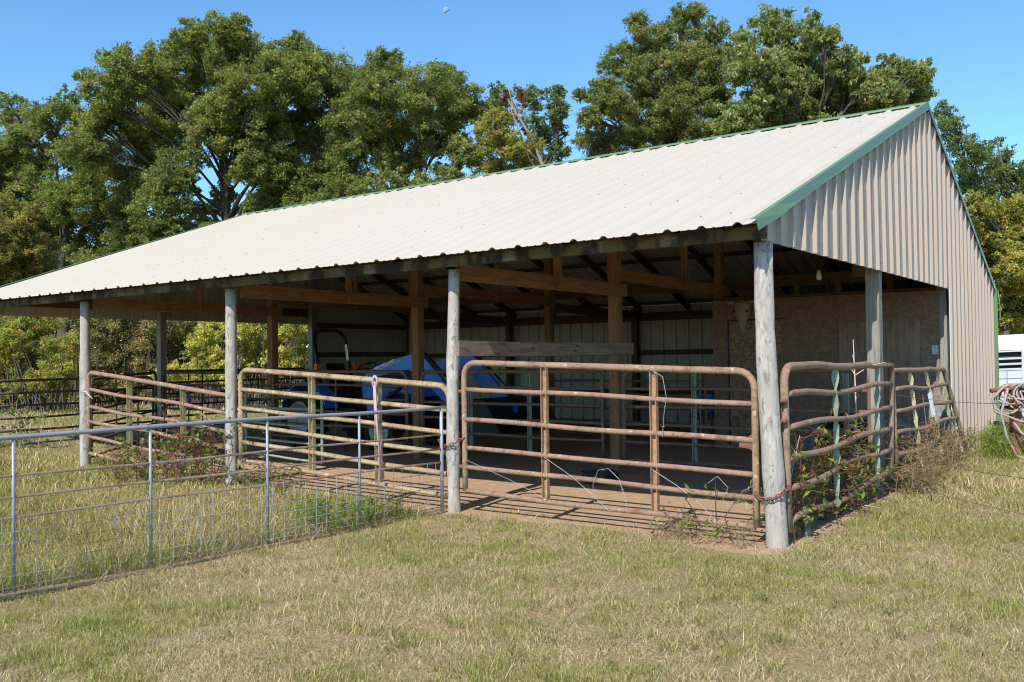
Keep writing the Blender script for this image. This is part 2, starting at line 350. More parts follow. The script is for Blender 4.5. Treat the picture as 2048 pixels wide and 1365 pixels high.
# ------------------------------------------------------------------ ground
def dirtiness(x, y):
    x = np.asarray(x, float); y = np.asarray(y, float)
    edge = -.05+.30*(vnoise(x, y, .9, 3)-.5)-.16*sstep(-1.7, -.3, x)-.35*np.exp(-((x+2.2)/.9)**2)*0
    edge = edge-.5*sstep(-.9, -.1, x)*(1-sstep(.1, .35, x))*(vnoise(x, y, .5, 9))
    ins = sstep(edge-.12, edge+.18, y)*(1-sstep(9.8, 10.3, y))*sstep(-12.9, -12.3, x)*(1-sstep(.0, .3, x))
    ins = ins*(1-.9*sstep(-8.3, -9.6, x)*sstep(3.4, 1.6, y+.0*x))*(1-.6*sstep(-9.8, -11, x))
    ins = ins*(1-.45*sstep(-4.2, -6.5, x)*(1-sstep(.6, 1.6, y)))
    bare = .42*sstep(.70, .86, vnoise(x, y, .8, 5)*.6+vnoise(x, y, .23, 6)*.4)
    return np.clip(np.maximum(ins, bare), 0, 1)
def gz(x, y):
    x = np.asarray(x, float); y = np.asarray(y, float)
    z = .05*(vnoise(x, y, 2.2, 1)-.5)+.02*(vnoise(x, y, .5, 2)-.5)
    inside = sstep(-.3, .4, y)*(1-sstep(9.5, 10.5, y))*sstep(-13, -12, x)*(1-sstep(.1, .6, x))
    z = z*(1-.8*inside)-.035*np.exp(-(((x+3.2)/1.6)**2+((y+2.4)/2.2)**2))
    z = z+.22*sstep(-11, -15, x)*1.0-.12*sstep(10, 15, y)*sstep(-2, 1, x)
    return z
def axis(lo, hi, step, far):
    a = np.arange(lo, hi+1e-6, step); out = [a]; d = step; x = hi; right = []
    while x < far: d *= 1.35; x += d; right.append(x)
    d = step; x = lo; left = []
    while x > -far: d *= 1.35; x -= d; left.append(x)
    return np.concatenate([left[::-1], a, right])
gx = axis(-16, 6, .11, 900); gy = axis(-7, 13, .11, 900)
X, Y = np.meshgrid(gx, gy); Vg = np.stack([X, Y, gz(X, Y)], -1).reshape(-1, 3)
nx, ny = len(gx), len(gy); ii = (np.arange(ny-1)[:, None]*nx+np.arange(nx-1)[None, :]).ravel()
Fg = np.stack([ii, ii+1, ii+1+nx, ii+nx], 1)
dm = dirtiness(X, Y).ravel()
g = arrays_mesh('ground', Vg, Fg, M['ground'], np.stack([dm, dm*0, dm*0], 1), smooth=True)
tag(g, 'dry pasture ground with bare reddish dirt under the barn roof', 'ground', kind='structure')

# ------------------------------------------------------------------ grass blades
def blades(name, P, H, Wd, lean, curl, colr, label, cat):
    n = len(P); th = rng.random(n)*2*math.pi; ph = th+rng.normal(0, 1.2, n)+math.pi/2
    s = np.stack([np.cos(th), np.sin(th), np.zeros(n)], 1); l = np.stack([np.cos(ph), np.sin(ph), np.zeros(n)], 1)
    up = np.array([0, 0, 1.0]); w = Wd[:, None]/2; h = H[:, None]; le = lean[:, None]; cu = curl[:, None]
    b0 = P-s*w; b1 = P+s*w; mid = P+up*h*.55*(1-.25*le)+l*h*le*.38
    tip = P+up*h*np.clip(1-.55*le-.5*cu, .06, 1)+l*h*(le*.85+cu*.35)
    V = np.stack([b0, b1, mid+s*w*.75, mid-s*w*.75, tip+s*w*.15, tip-s*w*.15], 1).reshape(-1, 3)
    i = np.arange(n)*6; F = np.concatenate([np.stack([i, i+1, i+2, i+3], 1), np.stack([i+3, i+2, i+4, i+5], 1)])
    Cc = np.repeat(colr, 6, 0); o = arrays_mesh(name, V, F, M['grass'], Cc)
    return tag(o, label, cat, kind='stuff')
STRAW = np.array([(.55, .45, .25), (.46, .37, .20), (.66, .55, .34), (.36, .27, .155), (.52, .40, .19), (.44, .37, .24), (.24, .18, .11)])
GREEN = np.array([(.26, .265, .07), (.32, .315, .095), (.18, .195, .055), (.37, .335, .11), (.28, .28, .07)])
def pick(pal, n): return pal[rng.integers(0, len(pal), n)]*rng.uniform(.8, 1.35, (n, 1))
def polar(n, d0, d1, a0, a1, pw=1.0):
    d = d0*(d1/d0)**(rng.random(n)**pw); a = R(a0)+R(a1-a0)*rng.random(n)
    dirx = FW[0]*np.cos(a)+RT[0]*np.sin(a); diry = FW[1]*np.cos(a)+RT[1]*np.sin(a)
    return CP[0]+dirx*d, CP[1]+diry*d, d
def gate_side(x, y):      # > 0 on the paddock side of the silver gate
    return -3.09+.10*np.asarray(y)-x
# short lawn
x, y, d = polar(1250000, 2.6, 17, -40, 42, .80)
gm = gate_side(x, y); inpad = (gm > 0) & (y < 0) & (y > -5.5)
dd = dirtiness(x, y); keep = (~inpad) & ((rng.random(len(x)) > dd*1.25) | ((y > -1.1) & (y < .5) & (rng.random(len(x)) < .22))) & ~((y > .25) & (x < .02) & (x > -12.9) & (y < 10.2))
keep &= rng.random(len(x)) > .9*sstep(.53, .70, vnoise(x, y, .40, 12)*.45+vnoise(x, y, .11, 13)*.55)
x, y, d = x[keep], y[keep], d[keep]; n = len(x)
grn = np.clip(.42+1.1*(vnoise(x, y, 1.3, 20)-.5)+1.0*(vnoise(x, y, .28, 21)-.5)+.6*(vnoise(x, y, .09, 23)-.5)+.30*np.exp(-((y+.9)/.7)**2), .04, .9)
isg = rng.random(n) < grn*(1-.85*dirtiness(x, y))
colr = np.where(isg[:, None], pick(GREEN, n), pick(STRAW, n))
Hh = np.where(isg, rng.gamma(5, .0082, n), rng.gamma(4, .0090, n))*(.35+.9*vnoise(x, y, .45, 22)+.75*vnoise(x, y, .13, 24)**1.5)
ln = np.where(isg, rng.uniform(.15, .95, n), rng.uniform(.45, 1.45, n))
blades('lawn_grass', np.stack([x, y, gz(x, y)-.004], 1), Hh, .0026*(.6+.8*rng.random(n))*np.maximum(1, d/6.0), ln, rng.uniform(0, .8, n), colr,
       'short dry mown grass mixed green and straw in the foreground', 'grass')
n = 2600; x, y, d = polar(n, 2.8, 12, -40, 42, .8); k_ = (~((y > -.15) & (x < .3))) & (gate_side(x, y) < -.1); x, y, d = x[k_], y[k_], d[k_]; n = len(x)
blades('seed_stalks', np.stack([x, y, gz(x, y)], 1), rng.uniform(.07, .20, n), .0022*np.maximum(1, d/6), rng.uniform(.2, 1.4, n), rng.uniform(0, .9, n), pick(STRAW, n)*1.1, 'loose pale dead stalks standing and lying in the lawn', 'stalks')
n = 900; cx, cy, d = polar(n, 2.8, 11, -40, 42, .8); k_ = (~((cy > -.3) & (cx < .3))) & (gate_side(cx, cy) < -.1) & (vnoise(cx, cy, .9, 61) > .5); cx, cy = cx[k_], cy[k_]; n = len(cx); m = 16
x = np.repeat(cx, m)+rng.normal(0, .022, n*m); y = np.repeat(cy, m)+rng.normal(0, .022, n*m)
blades('lawn_tufts', np.stack([x, y, gz(x, y)], 1), rng.uniform(.04, .11, n*m), np.full(n*m, .0045), rng.uniform(.3, 1.2, n*m), rng.uniform(0, .7, n*m), np.repeat(pick(GREEN, n)*.85, m, 0), 'darker green weed tufts dotted through the dry lawn', 'weeds')
# paddock grass (longer, yellower) behind the silver gate, and along the front of the barn
n0 = 300000
x = rng.uniform(-17, -3.0, n0); y = rng.uniform(-6.2, .6, n0)
gm = gate_side(x, y); dist = np.hypot(x-CP[0], y-CP[1])
vis = np.abs(np.arctan2((x-CP[0])*RT[0]+(y-CP[1])*RT[1], (x-CP[0])*FW[0]+(y-CP[1])*FW[1])) < R(36)
dd = dirtiness(x, y)
keep = (gm > -.02) & vis & (rng.random(n0) > dd*1.35) & (rng.random(n0) < np.clip(1.25*(7.5/dist)**1.1, .2, 1))
x, y, dist = x[keep], y[keep], dist[keep]; n = len(x)
grn = np.clip(.52+1.2*(vnoise(x, y, 1.3, 30)-.5)+.5*(vnoise(x, y, .3, 31)-.5)+.3*np.exp(-(((x+3.6)/.8)**2+((y+.9)/.6)**2)), .05, .9)
isg = rng.random(n) < grn
YG = np.array([(.30, .28, .07), (.24, .25, .06), (.17, .20, .05), (.34, .30, .09)])
colr = np.where(isg[:, None], pick(YG, n), pick(STRAW*np.array([.95, .92, .8]), n))
Hh = rng.gamma(4.5, .028, n)*(.6+.9*vnoise(x, y, .8, 32))*(.55+.45*sstep(.1, -.6, y))
blades('paddock_grass', np.stack([x, y, gz(x, y)-.004], 1), Hh, .0036*(.8+.5*rng.random(n))*np.maximum(1, dist/6), rng.uniform(.25, 1.25, n), rng.uniform(0, .8, n), colr,
       'longer yellow green grass in the paddock behind the silver gate', 'grass')
# far pasture: beyond the open left gable and beside the right wall
n0 = 150000
x = np.concatenate([rng.uniform(-30, -8.4, n0//2), rng.uniform(.1, 5.5, n0//2)]); y = np.concatenate([rng.uniform(-4, 14, n0//2), rng.uniform(2.5, 22, n0//2)])
dist = np.hypot(x-CP[0], y-CP[1]); keep = (rng.random(n0) > dirtiness(x, y)*1.2) & ((x > 0) | (x < -9.9) | (y < 2.6)) & ~((x > -9.9) & (x < 0) & (y < -.1)); x, y, dist = x[keep], y[keep], dist[keep]; n = len(x)
isg = rng.random(n) < np.clip(.35+1.2*(vnoise(x, y, 1.2, 40)-.5)+.5*(x > 0)*sstep(8.5, 6.5, np.abs(y-8)+6)*0+.45*np.exp(-(((x-.5)/.55)**2+((y-8.2)/2.2)**2)), .08, .92)
colr = np.where(isg[:, None], pick(np.array([(.26, .29, .05), (.20, .25, .045), (.16, .20, .05)]), n), pick(STRAW, n))
Hh = rng.gamma(4.5, .020, n)*(.6+.9*vnoise(x, y, .8, 42))*(1+1.1*np.exp(-(((x-.35)/.4)**2+((y-8.3)/2.0)**2)))
blades('pasture_grass', np.stack([x, y, gz(x, y)-.004], 1), Hh, .006*(.8+.5*rng.random(n))*np.maximum(1, dist/13), rng.uniform(.2, 1.1, n), rng.uniform(0, .8, n), colr,
       'pasture grass beyond the open barn end and along the side wall', 'grass')

# ------------------------------------------------------------------ barn
BAY = 3.2; XL = -12.86; YB = 10.1; YR = 5.35; ZR = 4.45; YE = -.34; ZE = 2.362; YBE = 10.2; ZBE = 2.43
SF = (ZR-ZE)/(YR-YE); SB = (ZR-ZBE)/(YBE-YR)
def zf(y): return ZE+(y-YE)*SF          # underside of the front sheet
def zb(y): return ZR-(y-YR)*SB
barn = empty('pole_barn', 'open sided pole barn with pale ribbed metal roof, tan metal gable and round wooden posts', 'barn')
PITCH = .278
def rib_profile(lo, hi, phase, h=.022, fl=.026):
    """ribbed sheet outline: list of (t, height) across the sheet"""
    pts = [(lo, 0.0)]; k = math.ceil((lo-phase)/PITCH)-1
    while True:
        c = phase+k*PITCH; k += 1
        if c > hi+.1: break
        for dt, hh in ((-.014-fl, 0), (-.014, h), (.014, h), (.014+fl, 0), (.083, 0), (.09, .004), (.104, .004), (.111, 0), (.164, 0), (.171, .004), (.185, .004), (.192, 0)):
            if lo < c+dt < hi: pts.append((c+dt, hh))
    pts.append((hi, 0.0)); return pts
def roof_sheet(name, y0, z0, y1, z1, x0, x1, steps, sag):
    d = Vector((0, y1-y0, z1-z0)); nrm = Vector((0, -d.z, d.y)).normalized()
    if nrm.z < 0: nrm = -nrm
    prof = rib_profile(x0, x1, -.098); mb = MB(); n = len(prof)
    for layer in (0, 1):
        k0 = len(mb.v)
        for i in range(steps+1):
            t = i/steps
            for x, h in prof:
                w = .006*math.sin(x*1.7+layer*0)*math.sin(t*9)+sag(x, t)
                mb.add([(x+.004*math.sin(t*12+x), y0+d.y*t+nrm.y*(h-layer*.002+w), z0+d.z*t+nrm.z*(h-layer*.002+w))])
        for i in range(steps):
            for j in range(n-1):
                q = (k0+i*n+j, k0+i*n+j+1, k0+(i+1)*n+j+1, k0+(i+1)*n+j)
                mb.face(q if layer == 0 else q[::-1], [(0, 0)]*4, layer)
    return mb.build(name, [M['roof'], M['roof_under']], barn)
XR = .04; XLR = -13.02
roof_sheet('roof_sheet', YE, ZE, YR, ZR, XLR, XR, 10, lambda x, t: 0)
roof_sheet('roof_sheet', YBE, ZBE, YR, ZR, XLR, XR, 6, lambda x, t: 0)
mb = MB()                               # ridge cap
for side in (-1, 1):
    sl = SF if side < 0 else SB; w = .105; x0, x1 = XLR-.01, XR+.012; zt = ZR+.036
    seg = 12
    for i in range(seg):
        xa = x0+(x1-x0)*i/seg; xb = x0+(x1-x0)*(i+1)/seg
        pa = Vector((xa, YR, zt)); pb = Vector((xb, YR, zt)); qa = Vector((xa, YR+side*w, zt-w*sl-.003*(i % 2))); qb = Vector((xb, YR+side*w, zt-w*sl))
        lip = Vector((0, side*.004, -.016))
        for a_, b_, c_, d_ in ((pa, pb, qb, qa), (qa, qb, qb+lip, qa+lip)):
            mb.quad(a_, b_, c_, d_); e = Vector((0, 0, -.0025)); mb.quad(a_+e, d_+e, c_+e, b_+e)
mb.build('ridge_cap', M['green_trim'], barn)
def rake(xo, sgn, y0, z0, y1, z1, wob):
    """L shaped green trim along a gable edge: top flange on the sheet, face hanging outside"""
    mb = MB(); d = Vector((0, y1-y0, z1-z0)); nrm = Vector((0, -d.z, d.y)).normalized()
    if nrm.z < 0: nrm = -nrm
    N = 14; prof = [(-sgn*.045, .027), (0, .030), (sgn*.003, -.044), (sgn*.006, -.058)]
    for lay in (0, 1):
        k0 = len(mb.v)
        for i in range(N+1):
            t = i/N; p = Vector((xo, y0, z0))+d*t
            for k, (a, h) in enumerate(prof):
                bend = wob*math.sin(i*2.1+k)*(k > 1)+(.03 if (i == 1 and k > 1) else 0)*(wob > .003)
                mb.add([p+Vector((a+sgn*(bend-.0015*lay), 0, 0))+nrm*(h-.0015*lay)])
        m_ = len(prof)
        for i in range(N):
            for k in range(m_-1):
                mb.face((k0+i*m_+k, k0+i*m_+k+1, k0+(i+1)*m_+k+1, k0+(i+1)*m_+k), None, 0)
    return mb.build('rake_trim', M['green_trim'], barn)
rake(XR+.014, 1, YE-.03, ZE, YR, ZR, .004); rake(XR+.014, 1, YBE+.02, ZBE, YR, ZR, .002)
rake(XLR-.015, -1, YE-.03, ZE, YR, ZR, .002); rake(XLR-.015, -1, YBE+.02, ZBE, YR, ZR, .002)
# front eave board in lengths
for i, (xa, xb) in enumerate(((XL-.1, -9.5), (-9.497, -6.45), (-6.447, -2.985), (-2.982, .045))):
    mb = MB(); mb.beam((xa, -.155, 2.318+.003*(i % 2)), (xb, -.155, 2.318+.003*(i % 2)), .045, .094, (0, 1, 0)); mb.build('eave_board', M['fascia'], barn)
# gable and back siding
def siding(name, lo, hi, fix, axis_, out, top, bot, phase, steps=8):
    prof = rib_profile(lo, hi, phase, .032, .014); mb = MB()
    for lay in (0, 1):
        for j in range(len(prof)-1):
            (ta, ha), (tb, hb) = prof[j], prof[j+1]
            za0, za1 = bot(ta+1e-4), top(ta); zb0, zb1 = bot(tb-1e-4), top(tb)
            za0 = bot((ta+tb)/2) if abs(bot(ta+1e-4)-bot(tb-1e-4)) > .2 else za0; zb0 = za0 if abs(bot(ta+1e-4)-bot(tb-1e-4)) > .2 else zb0
            def pt(t, h, z):
                off = out*(h-lay*.002+.004*math.sin(z*2.1+t*.9)); return (fix+off, t, z) if axis_ == 'y' else (t, fix+off, z)
            k = mb.add([pt(ta, ha, za0), pt(tb, hb, zb0), pt(tb, hb, zb1), pt(ta, ha, za1)])
            q = (k, k+1, k+2, k+3); mb.face(q if lay == 0 else q[::-1], [(0, 0)]*4, lay)
    return mb.build(name, [M['siding'], M['siding_in']], barn)
gtop = lambda y: (zf(y) if y < YR else zb(y))-.012
siding('gable_siding', -.16, YB, .014, 'y', 1, gtop, lambda y: 2.262 if y < 6.56 else -.02, .187)
siding('gable_siding', -.16, YB, XL-.034, 'y', -1, gtop, lambda y: 2.215 if y < 6.95 else -.02, .187)
siding('back_wall', XL-.03, .03, YB+.012, 'x', 1, lambda x: zb(YB)-.02, lambda x: -.02, -.098)
mb = MB(); mb.beam((.048, YB+.03, -.02), (.048, YB+.03, 2.42), .052, .05, (1, 0, 0)); mb.build('corner_trim', M['green_trim'], barn)
mb = MB(); mb.beam((.024, 6.545, .0), (.024, 6.545, 2.262), .012, .03, (1, 0, 0)); mb.build('jamb_trim', M['white'], barn)
# posts
def round_post(x, y, ztop, r, lean, seed, mat_, z0=-.3):
    rs = random.Random(seed); mb = MB(); path = []; rad = []
    for i in range(13):
        t = i/12; z = z0+(ztop-z0)*t; path.append((x+lean[0]*t+.012*math.sin(t*5+seed), y+lean[1]*t+.008*math.sin(t*4+seed*2), z)); rad.append(r*(1.10-.17*t)+rs.uniform(-.003, .003)+(.006 if i in (4, 8) else 0))
    mb.tube(path, rad, 18); return mb.build('post', mat_, barn)
round_post(.022, .0, 2.262, 0.074, (-.055, 0), 1, M['post_grey'])
round_post(-3.06, -.01, 2.262, .058, (.02, 0), 2, M['post_grey'])
round_post(-6.40, .0, 2.265, .065, (0, 0), 3, M['post_grey'])
round_post(-9.57, .0, 2.265, .066, (.01, 0), 4, M['post_grey'])
round_post(-12.74, .0, 2.265, .066, (.01, 0), 5, M['post_grey'])
def sq_post(x, y, ztop, mat_, w=.125, z0=-.3):
    mb = MB(); mb.beam((x, y, z0), (x+random.uniform(-.015, .015), y, ztop), w, w, (1, 0, 0)); return mb.build('post', mat_, barn)
sq_post(-.085, 3.21, gtop(3.21)-.25, M['timber_grey'], .13)
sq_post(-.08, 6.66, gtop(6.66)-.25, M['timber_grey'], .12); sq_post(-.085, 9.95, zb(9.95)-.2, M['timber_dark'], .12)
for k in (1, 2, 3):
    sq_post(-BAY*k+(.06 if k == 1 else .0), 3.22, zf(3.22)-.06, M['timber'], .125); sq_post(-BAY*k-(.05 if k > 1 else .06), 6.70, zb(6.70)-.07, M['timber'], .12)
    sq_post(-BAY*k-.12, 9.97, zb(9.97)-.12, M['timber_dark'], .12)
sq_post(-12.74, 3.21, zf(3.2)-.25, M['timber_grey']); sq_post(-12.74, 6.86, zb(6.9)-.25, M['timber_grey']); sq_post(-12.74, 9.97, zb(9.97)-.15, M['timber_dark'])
# ties, struts
def beam(name, p0, p1, w, h, side, mt): mb = MB(); mb.beam(p0, p1, w, h, side); return mb.build(name, M[mt], barn)
for k in (1, 2, 3):
    x = -BAY*k+(.06 if k == 1 else 0)
    beam('tie_beam', (x+.085, .09, 2.245), (x+.085, 3.34, 2.238), .04, .155, (1, 0, 0), 'timber')
    beam('tie_beam', (x+.03, 3.29, 2.44), (x+.0, 6.80, 2.40), .04, .15, (1, 0, 0), 'timber')
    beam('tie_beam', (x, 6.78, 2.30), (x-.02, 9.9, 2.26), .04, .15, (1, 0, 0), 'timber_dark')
    beam('strut', (x+.07, 5.05, 2.36), (x+.06, 5.05, zf(5.05)-.1), .04, .09, (0, 1, 0), 'timber')
    beam('strut', (x+.128, 1.75, 2.18), (x+.12, 1.75, zf(1.75)-.1), .04, .09, (0, 1, 0), 'timber')
# rafters and purlins
for i in range(13):
    x = -.03-i*1.0667
    if i == 12: x = XL+.05
    o0 = .115
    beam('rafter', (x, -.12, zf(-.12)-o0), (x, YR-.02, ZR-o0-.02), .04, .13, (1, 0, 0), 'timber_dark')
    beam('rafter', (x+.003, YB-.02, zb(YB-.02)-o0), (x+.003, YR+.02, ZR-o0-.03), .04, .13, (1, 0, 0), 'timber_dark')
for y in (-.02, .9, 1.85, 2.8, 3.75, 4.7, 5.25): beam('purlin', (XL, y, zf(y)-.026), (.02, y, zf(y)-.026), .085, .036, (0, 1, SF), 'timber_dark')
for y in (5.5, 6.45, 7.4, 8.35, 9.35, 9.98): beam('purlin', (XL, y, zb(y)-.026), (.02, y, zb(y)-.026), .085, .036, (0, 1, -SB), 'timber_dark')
# headers and girts
for sx, yy in ((-.012, 6.58), (XL+.014, 6.8)):
    beam('girt', (sx, .30, 2.46), (sx, yy, 2.46), .035, .17, (1, 0, 0), 'timber_dark'); beam('girt', (sx, .6, 3.3 if sx < -1 else 3.25), (sx, 8.2, 3.3 if sx < -1 else 3.25), .035, .1, (1, 0, 0), 'timber_dark') if 0 else None
for z in (.75, 1.55, 2.2):
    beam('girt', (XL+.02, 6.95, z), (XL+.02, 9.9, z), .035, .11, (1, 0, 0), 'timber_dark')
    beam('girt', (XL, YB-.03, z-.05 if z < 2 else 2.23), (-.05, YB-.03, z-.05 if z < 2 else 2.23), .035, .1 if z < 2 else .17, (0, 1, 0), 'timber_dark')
beam('tie_beam', (-9.9, 6.78, 2.52), (-.1, 6.78, 2.52), .04, .17, (0, 1, 0), 'timber_dark')
# grey plank nailed between the second front post and the inner post
mb = MB(); mb.sweep([(-.02, -.072), (.02, -.072), (.02, .068), (-.02, .072)], [(-2.955, -.06, 1.522), (-2.972, 1.0, 1.512), (-2.985, 2.2, 1.512), (-2.99, 3.36, 1.516)], (1, 0, 0)); mb.build('plank', M['plank_grey'], barn)
# strand-board tack room in the back right bay
PY = 6.60
part = MB(); part.beam((-3.34, PY, 1.125), (-.115, PY, 1.125), .02, 2.27, (0, 1, 0)); wall = part.build('room_wall', M['osb'], barn)
def sub(name, mb, mt, parent): return mb.build(name, M[mt] if isinstance(mt, str) else mt, parent)
M['osb_door'] = osb_mat('strand board door', (.15, .09, .05), (.25, .155, .085), (.35, .23, .13))
mb = MB(); mb.beam((-2.68, PY-.022, .98), (-2.68+.0, PY-.022, .98), .1, .1, (1, 0, 0)) if 0 else mb.box((-3.07, PY-.026, .06), (-2.25, PY-.012, 1.935)); dr = sub('door', mb, 'osb_door', wall)
mb = MB(); mb.box((-2.33, PY-.05, .98), (-2.30, PY-.027, 1.08))
mb2 = MB(); mb2.box((-3.10, PY-.020, .03), (-3.072, PY-.011, 1.96)); mb2.box((-3.10, PY-.018, 1.94), (-2.22, PY-.0111, 1.962)); sub('door_frame', mb2, 'dark', wall)
mb = MB(); mb.box((-1.43, PY-.026, .55), (-.36, PY-.0115, 1.86)); sub('patch_panel', mb, 'ply', wall)
mb = MB(); mb.box((-.215, PY-.022, 1.40), (-.135, PY-.0112, 1.52)); wp = sub('outlet_cover', mb, 'white', wall)
mb = MB(); mb.beam((-3.35, PY+.03, 1.12), (-3.35, 9.9, 1.12), .02, 2.25, (1, 0, 0)); sub('room_wall', mb, 'osb', barn)
for x in (-2.9, -2.05, -1.45, -.75): beam('stud', (x, PY+.06, 2.2), (x, PY+.06, 2.46+.1*(x > -1)), .075, .04, (1, 0, 0), 'timber_dark')
beam('wall_plate', (-3.3, PY+.05, 2.285), (-.12, PY+.05, 2.285), .08, .035, (0, 1, 0), 'timber_dark')
mb = MB(); mb.beam((-1.15, PY+.06, 2.5), (-1.05, PY+.0, 3.0), .24, .02, (1, 0, 0)); mb.build('gusset', M['osb'], barn)
mb = MB(); mb.tube([(.062+.03, YB+.02, 2.40), (.115, YB+.0, 2.2), (.12, YB-.01, 1.98), (.1, YB+.02, 1.86)], .008, 6); mb.build('cable', M['green_trim'], barn)
# screw heads
mb = MB()
for y in np.arange(.32, 10, .278):
    for z in (2.36, 2.9, 3.5, 4.0):
        if z < gtop(y)-.15 and random.random() < .75: mb.lathe([(0, .008), (.007, .006), (.009, 0)], (.015, y+random.uniform(-.05, .05), z+random.uniform(-.02, .02)), (1, 0, 0), 6)
    if y > 6.6:
        for z in (.5, 1.2, 1.8): mb.lathe([(0, .008), (.007, .006), (.009, 0)], (.015, y, z), (1, 0, 0), 6)
mb.build('siding_screws', M['wire'], barn)['kind'] = 'stuff'
mb = MB(); nf = Vector((0, -SF, 1)).normalized()
for y in (.1, .9, 1.85, 2.8, 3.75, 4.7, 5.15):
    for k in range(48):
        if random.random() < .6: x = -.098-.278*k+.07+random.uniform(-.02, .02); mb.lathe([(0, .006), (.006, .005), (.008, 0)], Vector((x, y+random.uniform(-.015, .015), zf(y)+.001)), nf, 6)
mb.build('roof_screws', M['wire_rust'], barn)['kind'] = 'stuff'

# ------------------------------------------------------------------ gates and panels
def lerp(a, b, t): return Vector(a)*(1-t)+Vector(b)*t
def bil(c, s, t): return lerp(lerp(c[0], c[1], s), lerp(c[2], c[3], s), t)      # c: bottom-left, bottom-right, top-left, top-right
def gate(name, label, cat, c, rails, r, crn, ups, rail_mat, up_mat, up_style='chan', group=None, wob=.0, seed=1, bottom=True, ends='both', frame_mat=None):
    rs = random.Random(seed); c = [Vector(p) for p in c]; org = lerp(c[0], c[1], .5); root = empty(name, label, cat, org, group)
    wl = (c[1]-c[0]).length; hl = (c[2]-c[0]).length; H = (c[1]-c[0]).normalized(); nrm = H.cross(Vector((0, 0, 1))).normalized()
    def arc(s0, sgn):                      # corner arc from the upright to the top rail
        out = []
        for i in range(6):
            a = i/5*math.pi/2; ds = crn*(1-math.cos(a))/wl; dt = crn*(1-math.sin(a))/hl
            out.append(bil(c, s0+sgn*ds, 1-dt))
        return out
    mb = MB(); path = []
    if ends in ('both', 'left'): path += [bil(c, 0, 0), bil(c, 0, .3), bil(c, 0, .6)]+arc(0, 1)
    else: path += [bil(c, 0, 0), bil(c, 0, .5), bil(c, 0, 1)]
    w = [rs.uniform(-1, 1) for _ in range(5)]
    path += [bil(c, s, 1)+Vector((0, 0, wob*.25*w[int(s*5) % 5])) for s in (.25, .4, .55, .7, .8)]
    if ends in ('both', 'right'): path += arc(1, -1)[::-1]+[bil(c, 1, .6), bil(c, 1, .3), bil(c, 1, 0)]
    else: path += [bil(c, 1, 1), bil(c, 1, .5), bil(c, 1, 0)]
    mb.tube(path, r*1.18, 12); mb.build('frame', M[frame_mat or rail_mat], root)
    for t in rails:
        ph = rs.uniform(0, 6); am = wob*rs.uniform(.4, 1.2); mb = MB()
        pts = [bil(c, s, t)+Vector((0, 0, am*math.sin(s*7+ph)*math.sin(s*math.pi)))+nrm*am*.6*math.sin(s*5+ph*2)*math.sin(s*math.pi) for s in np.linspace(.003, .997, 13)]
        mb.tube(pts, r*rs.uniform(.93, 1.0), 10); mb.build('rail', M[rail_mat], root)
    ts = sorted(list(rails)+[1.0]+([] if bottom else [0]))
    for (s, t0) in ups:
        mb = MB(); pts = []
        for t in np.linspace(t0, .985, 9): pts.append(bil(c, s+rs.uniform(-1, 1)*wob*.12/wl, t))
        if up_style == 'tube': mb.tube(pts, r*.72, 8)
        elif up_style == 'chan':
            w_ = r*1.25; th = .005; mb.sweep([(-w_, -r*1.0), (-w_+th, -r*1.0), (-w_+th, r*.9-th), (w_-th, r*.9-th), (w_-th, -r*1.0), (w_, -r*1.0), (w_, r*.9), (-w_, r*.9)], [p for p in pts], H)
        elif up_style == 'flat':            # flat bars bowed between the rails
            pp = []; k0 = len(mb.v)
            tt = [t0]+[t for t in ts if t > t0]
            path = []; wid = []
            for a, b_ in zip(tt[:-1], tt[1:]):
                for q in (0, .25, .5, .75):
                    t = a+(b_-a)*q; path.append(bil(c, s, t)); wid.append(.009+rs.uniform(.012, .026)*math.sin(q*math.pi))
            path.append(bil(c, s, 1)); wid.append(.01)
            for p, w_ in zip(path, wid):
                ax = (H*.55+nrm*.83).normalized(); ay = ax.cross(Vector((0, 0, 1)))
                mb.add([p-ax*w_-ay*.003, p+ax*w_-ay*.003, p+ax*w_+ay*.003, p-ax*w_+ay*.003])
            for i in range(len(path)-1):
                for j in range(4): mb.face((k0+i*4+j, k0+i*4+(j+1) % 4, k0+i*4+4+(j+1) % 4, k0+i*4+4+j), None, 0)
        mb.build('upright', M[up_mat], root)
    return root
def hinge(root, p, axis_dir, mt='rust'):
    mb = MB(); p = Vector(p); a = Vector(axis_dir).normalized()
    mb.tube([p-a*.06, p+a*.075], .008, 6); mb.tube([p+a*.02-Vector((0, 0, .016)), p+a*.02+Vector((0, 0, .016))], .027, 10)
    mb.build('hinge', M[mt], root)
G1 = gate('farm_gate', 'rusty pink six bar pipe gate between the two nearest posts, bottom rail bent', 'gate',
     [(-2.93, .0, .20), (-.125, .0, .135), (-2.93, .0, 1.39), (-.125, .0, 1.302)], [.0, .185, .335, .555, .79], .0225, .13,
     [(.322, .0), (.70, .0)], 'rust_pink', 'chan_rust', 'chan', wob=.009, seed=4)
hinge(G1, (-2.95, .0, 1.12), (-1, 0, 0)); hinge(G1, (-2.95, 0, .42), (-1, 0, 0)); 
mb = MB(); mb.poly([(0, -.09), (.0, .09), (-.03, .05), (-.13, -.02), (-.13, -.05), (-.05, -.06)], lambda a, b: (-.12+a, -.003, .78+b), .012, (0, 1, 0)); mb.build('latch_plate', M['rust'], G1)
G2 = gate('farm_gate', 'green and rust pipe gate with lichen rails between second and third posts', 'gate',
     [(-6.30, .06, .29), (-3.16, .06, .12), (-6.30, .06, 1.335), (-3.16, .06, 1.165)], [.0, .2, .385, .575, .78], .025, .13,
     [(.385, .0), (.70, .0)], 'rust_lichen', 'chan', 'chan', wob=.008, seed=5)
hinge(G2, (-6.3, .06, 1.1), (-1, 0, 0))
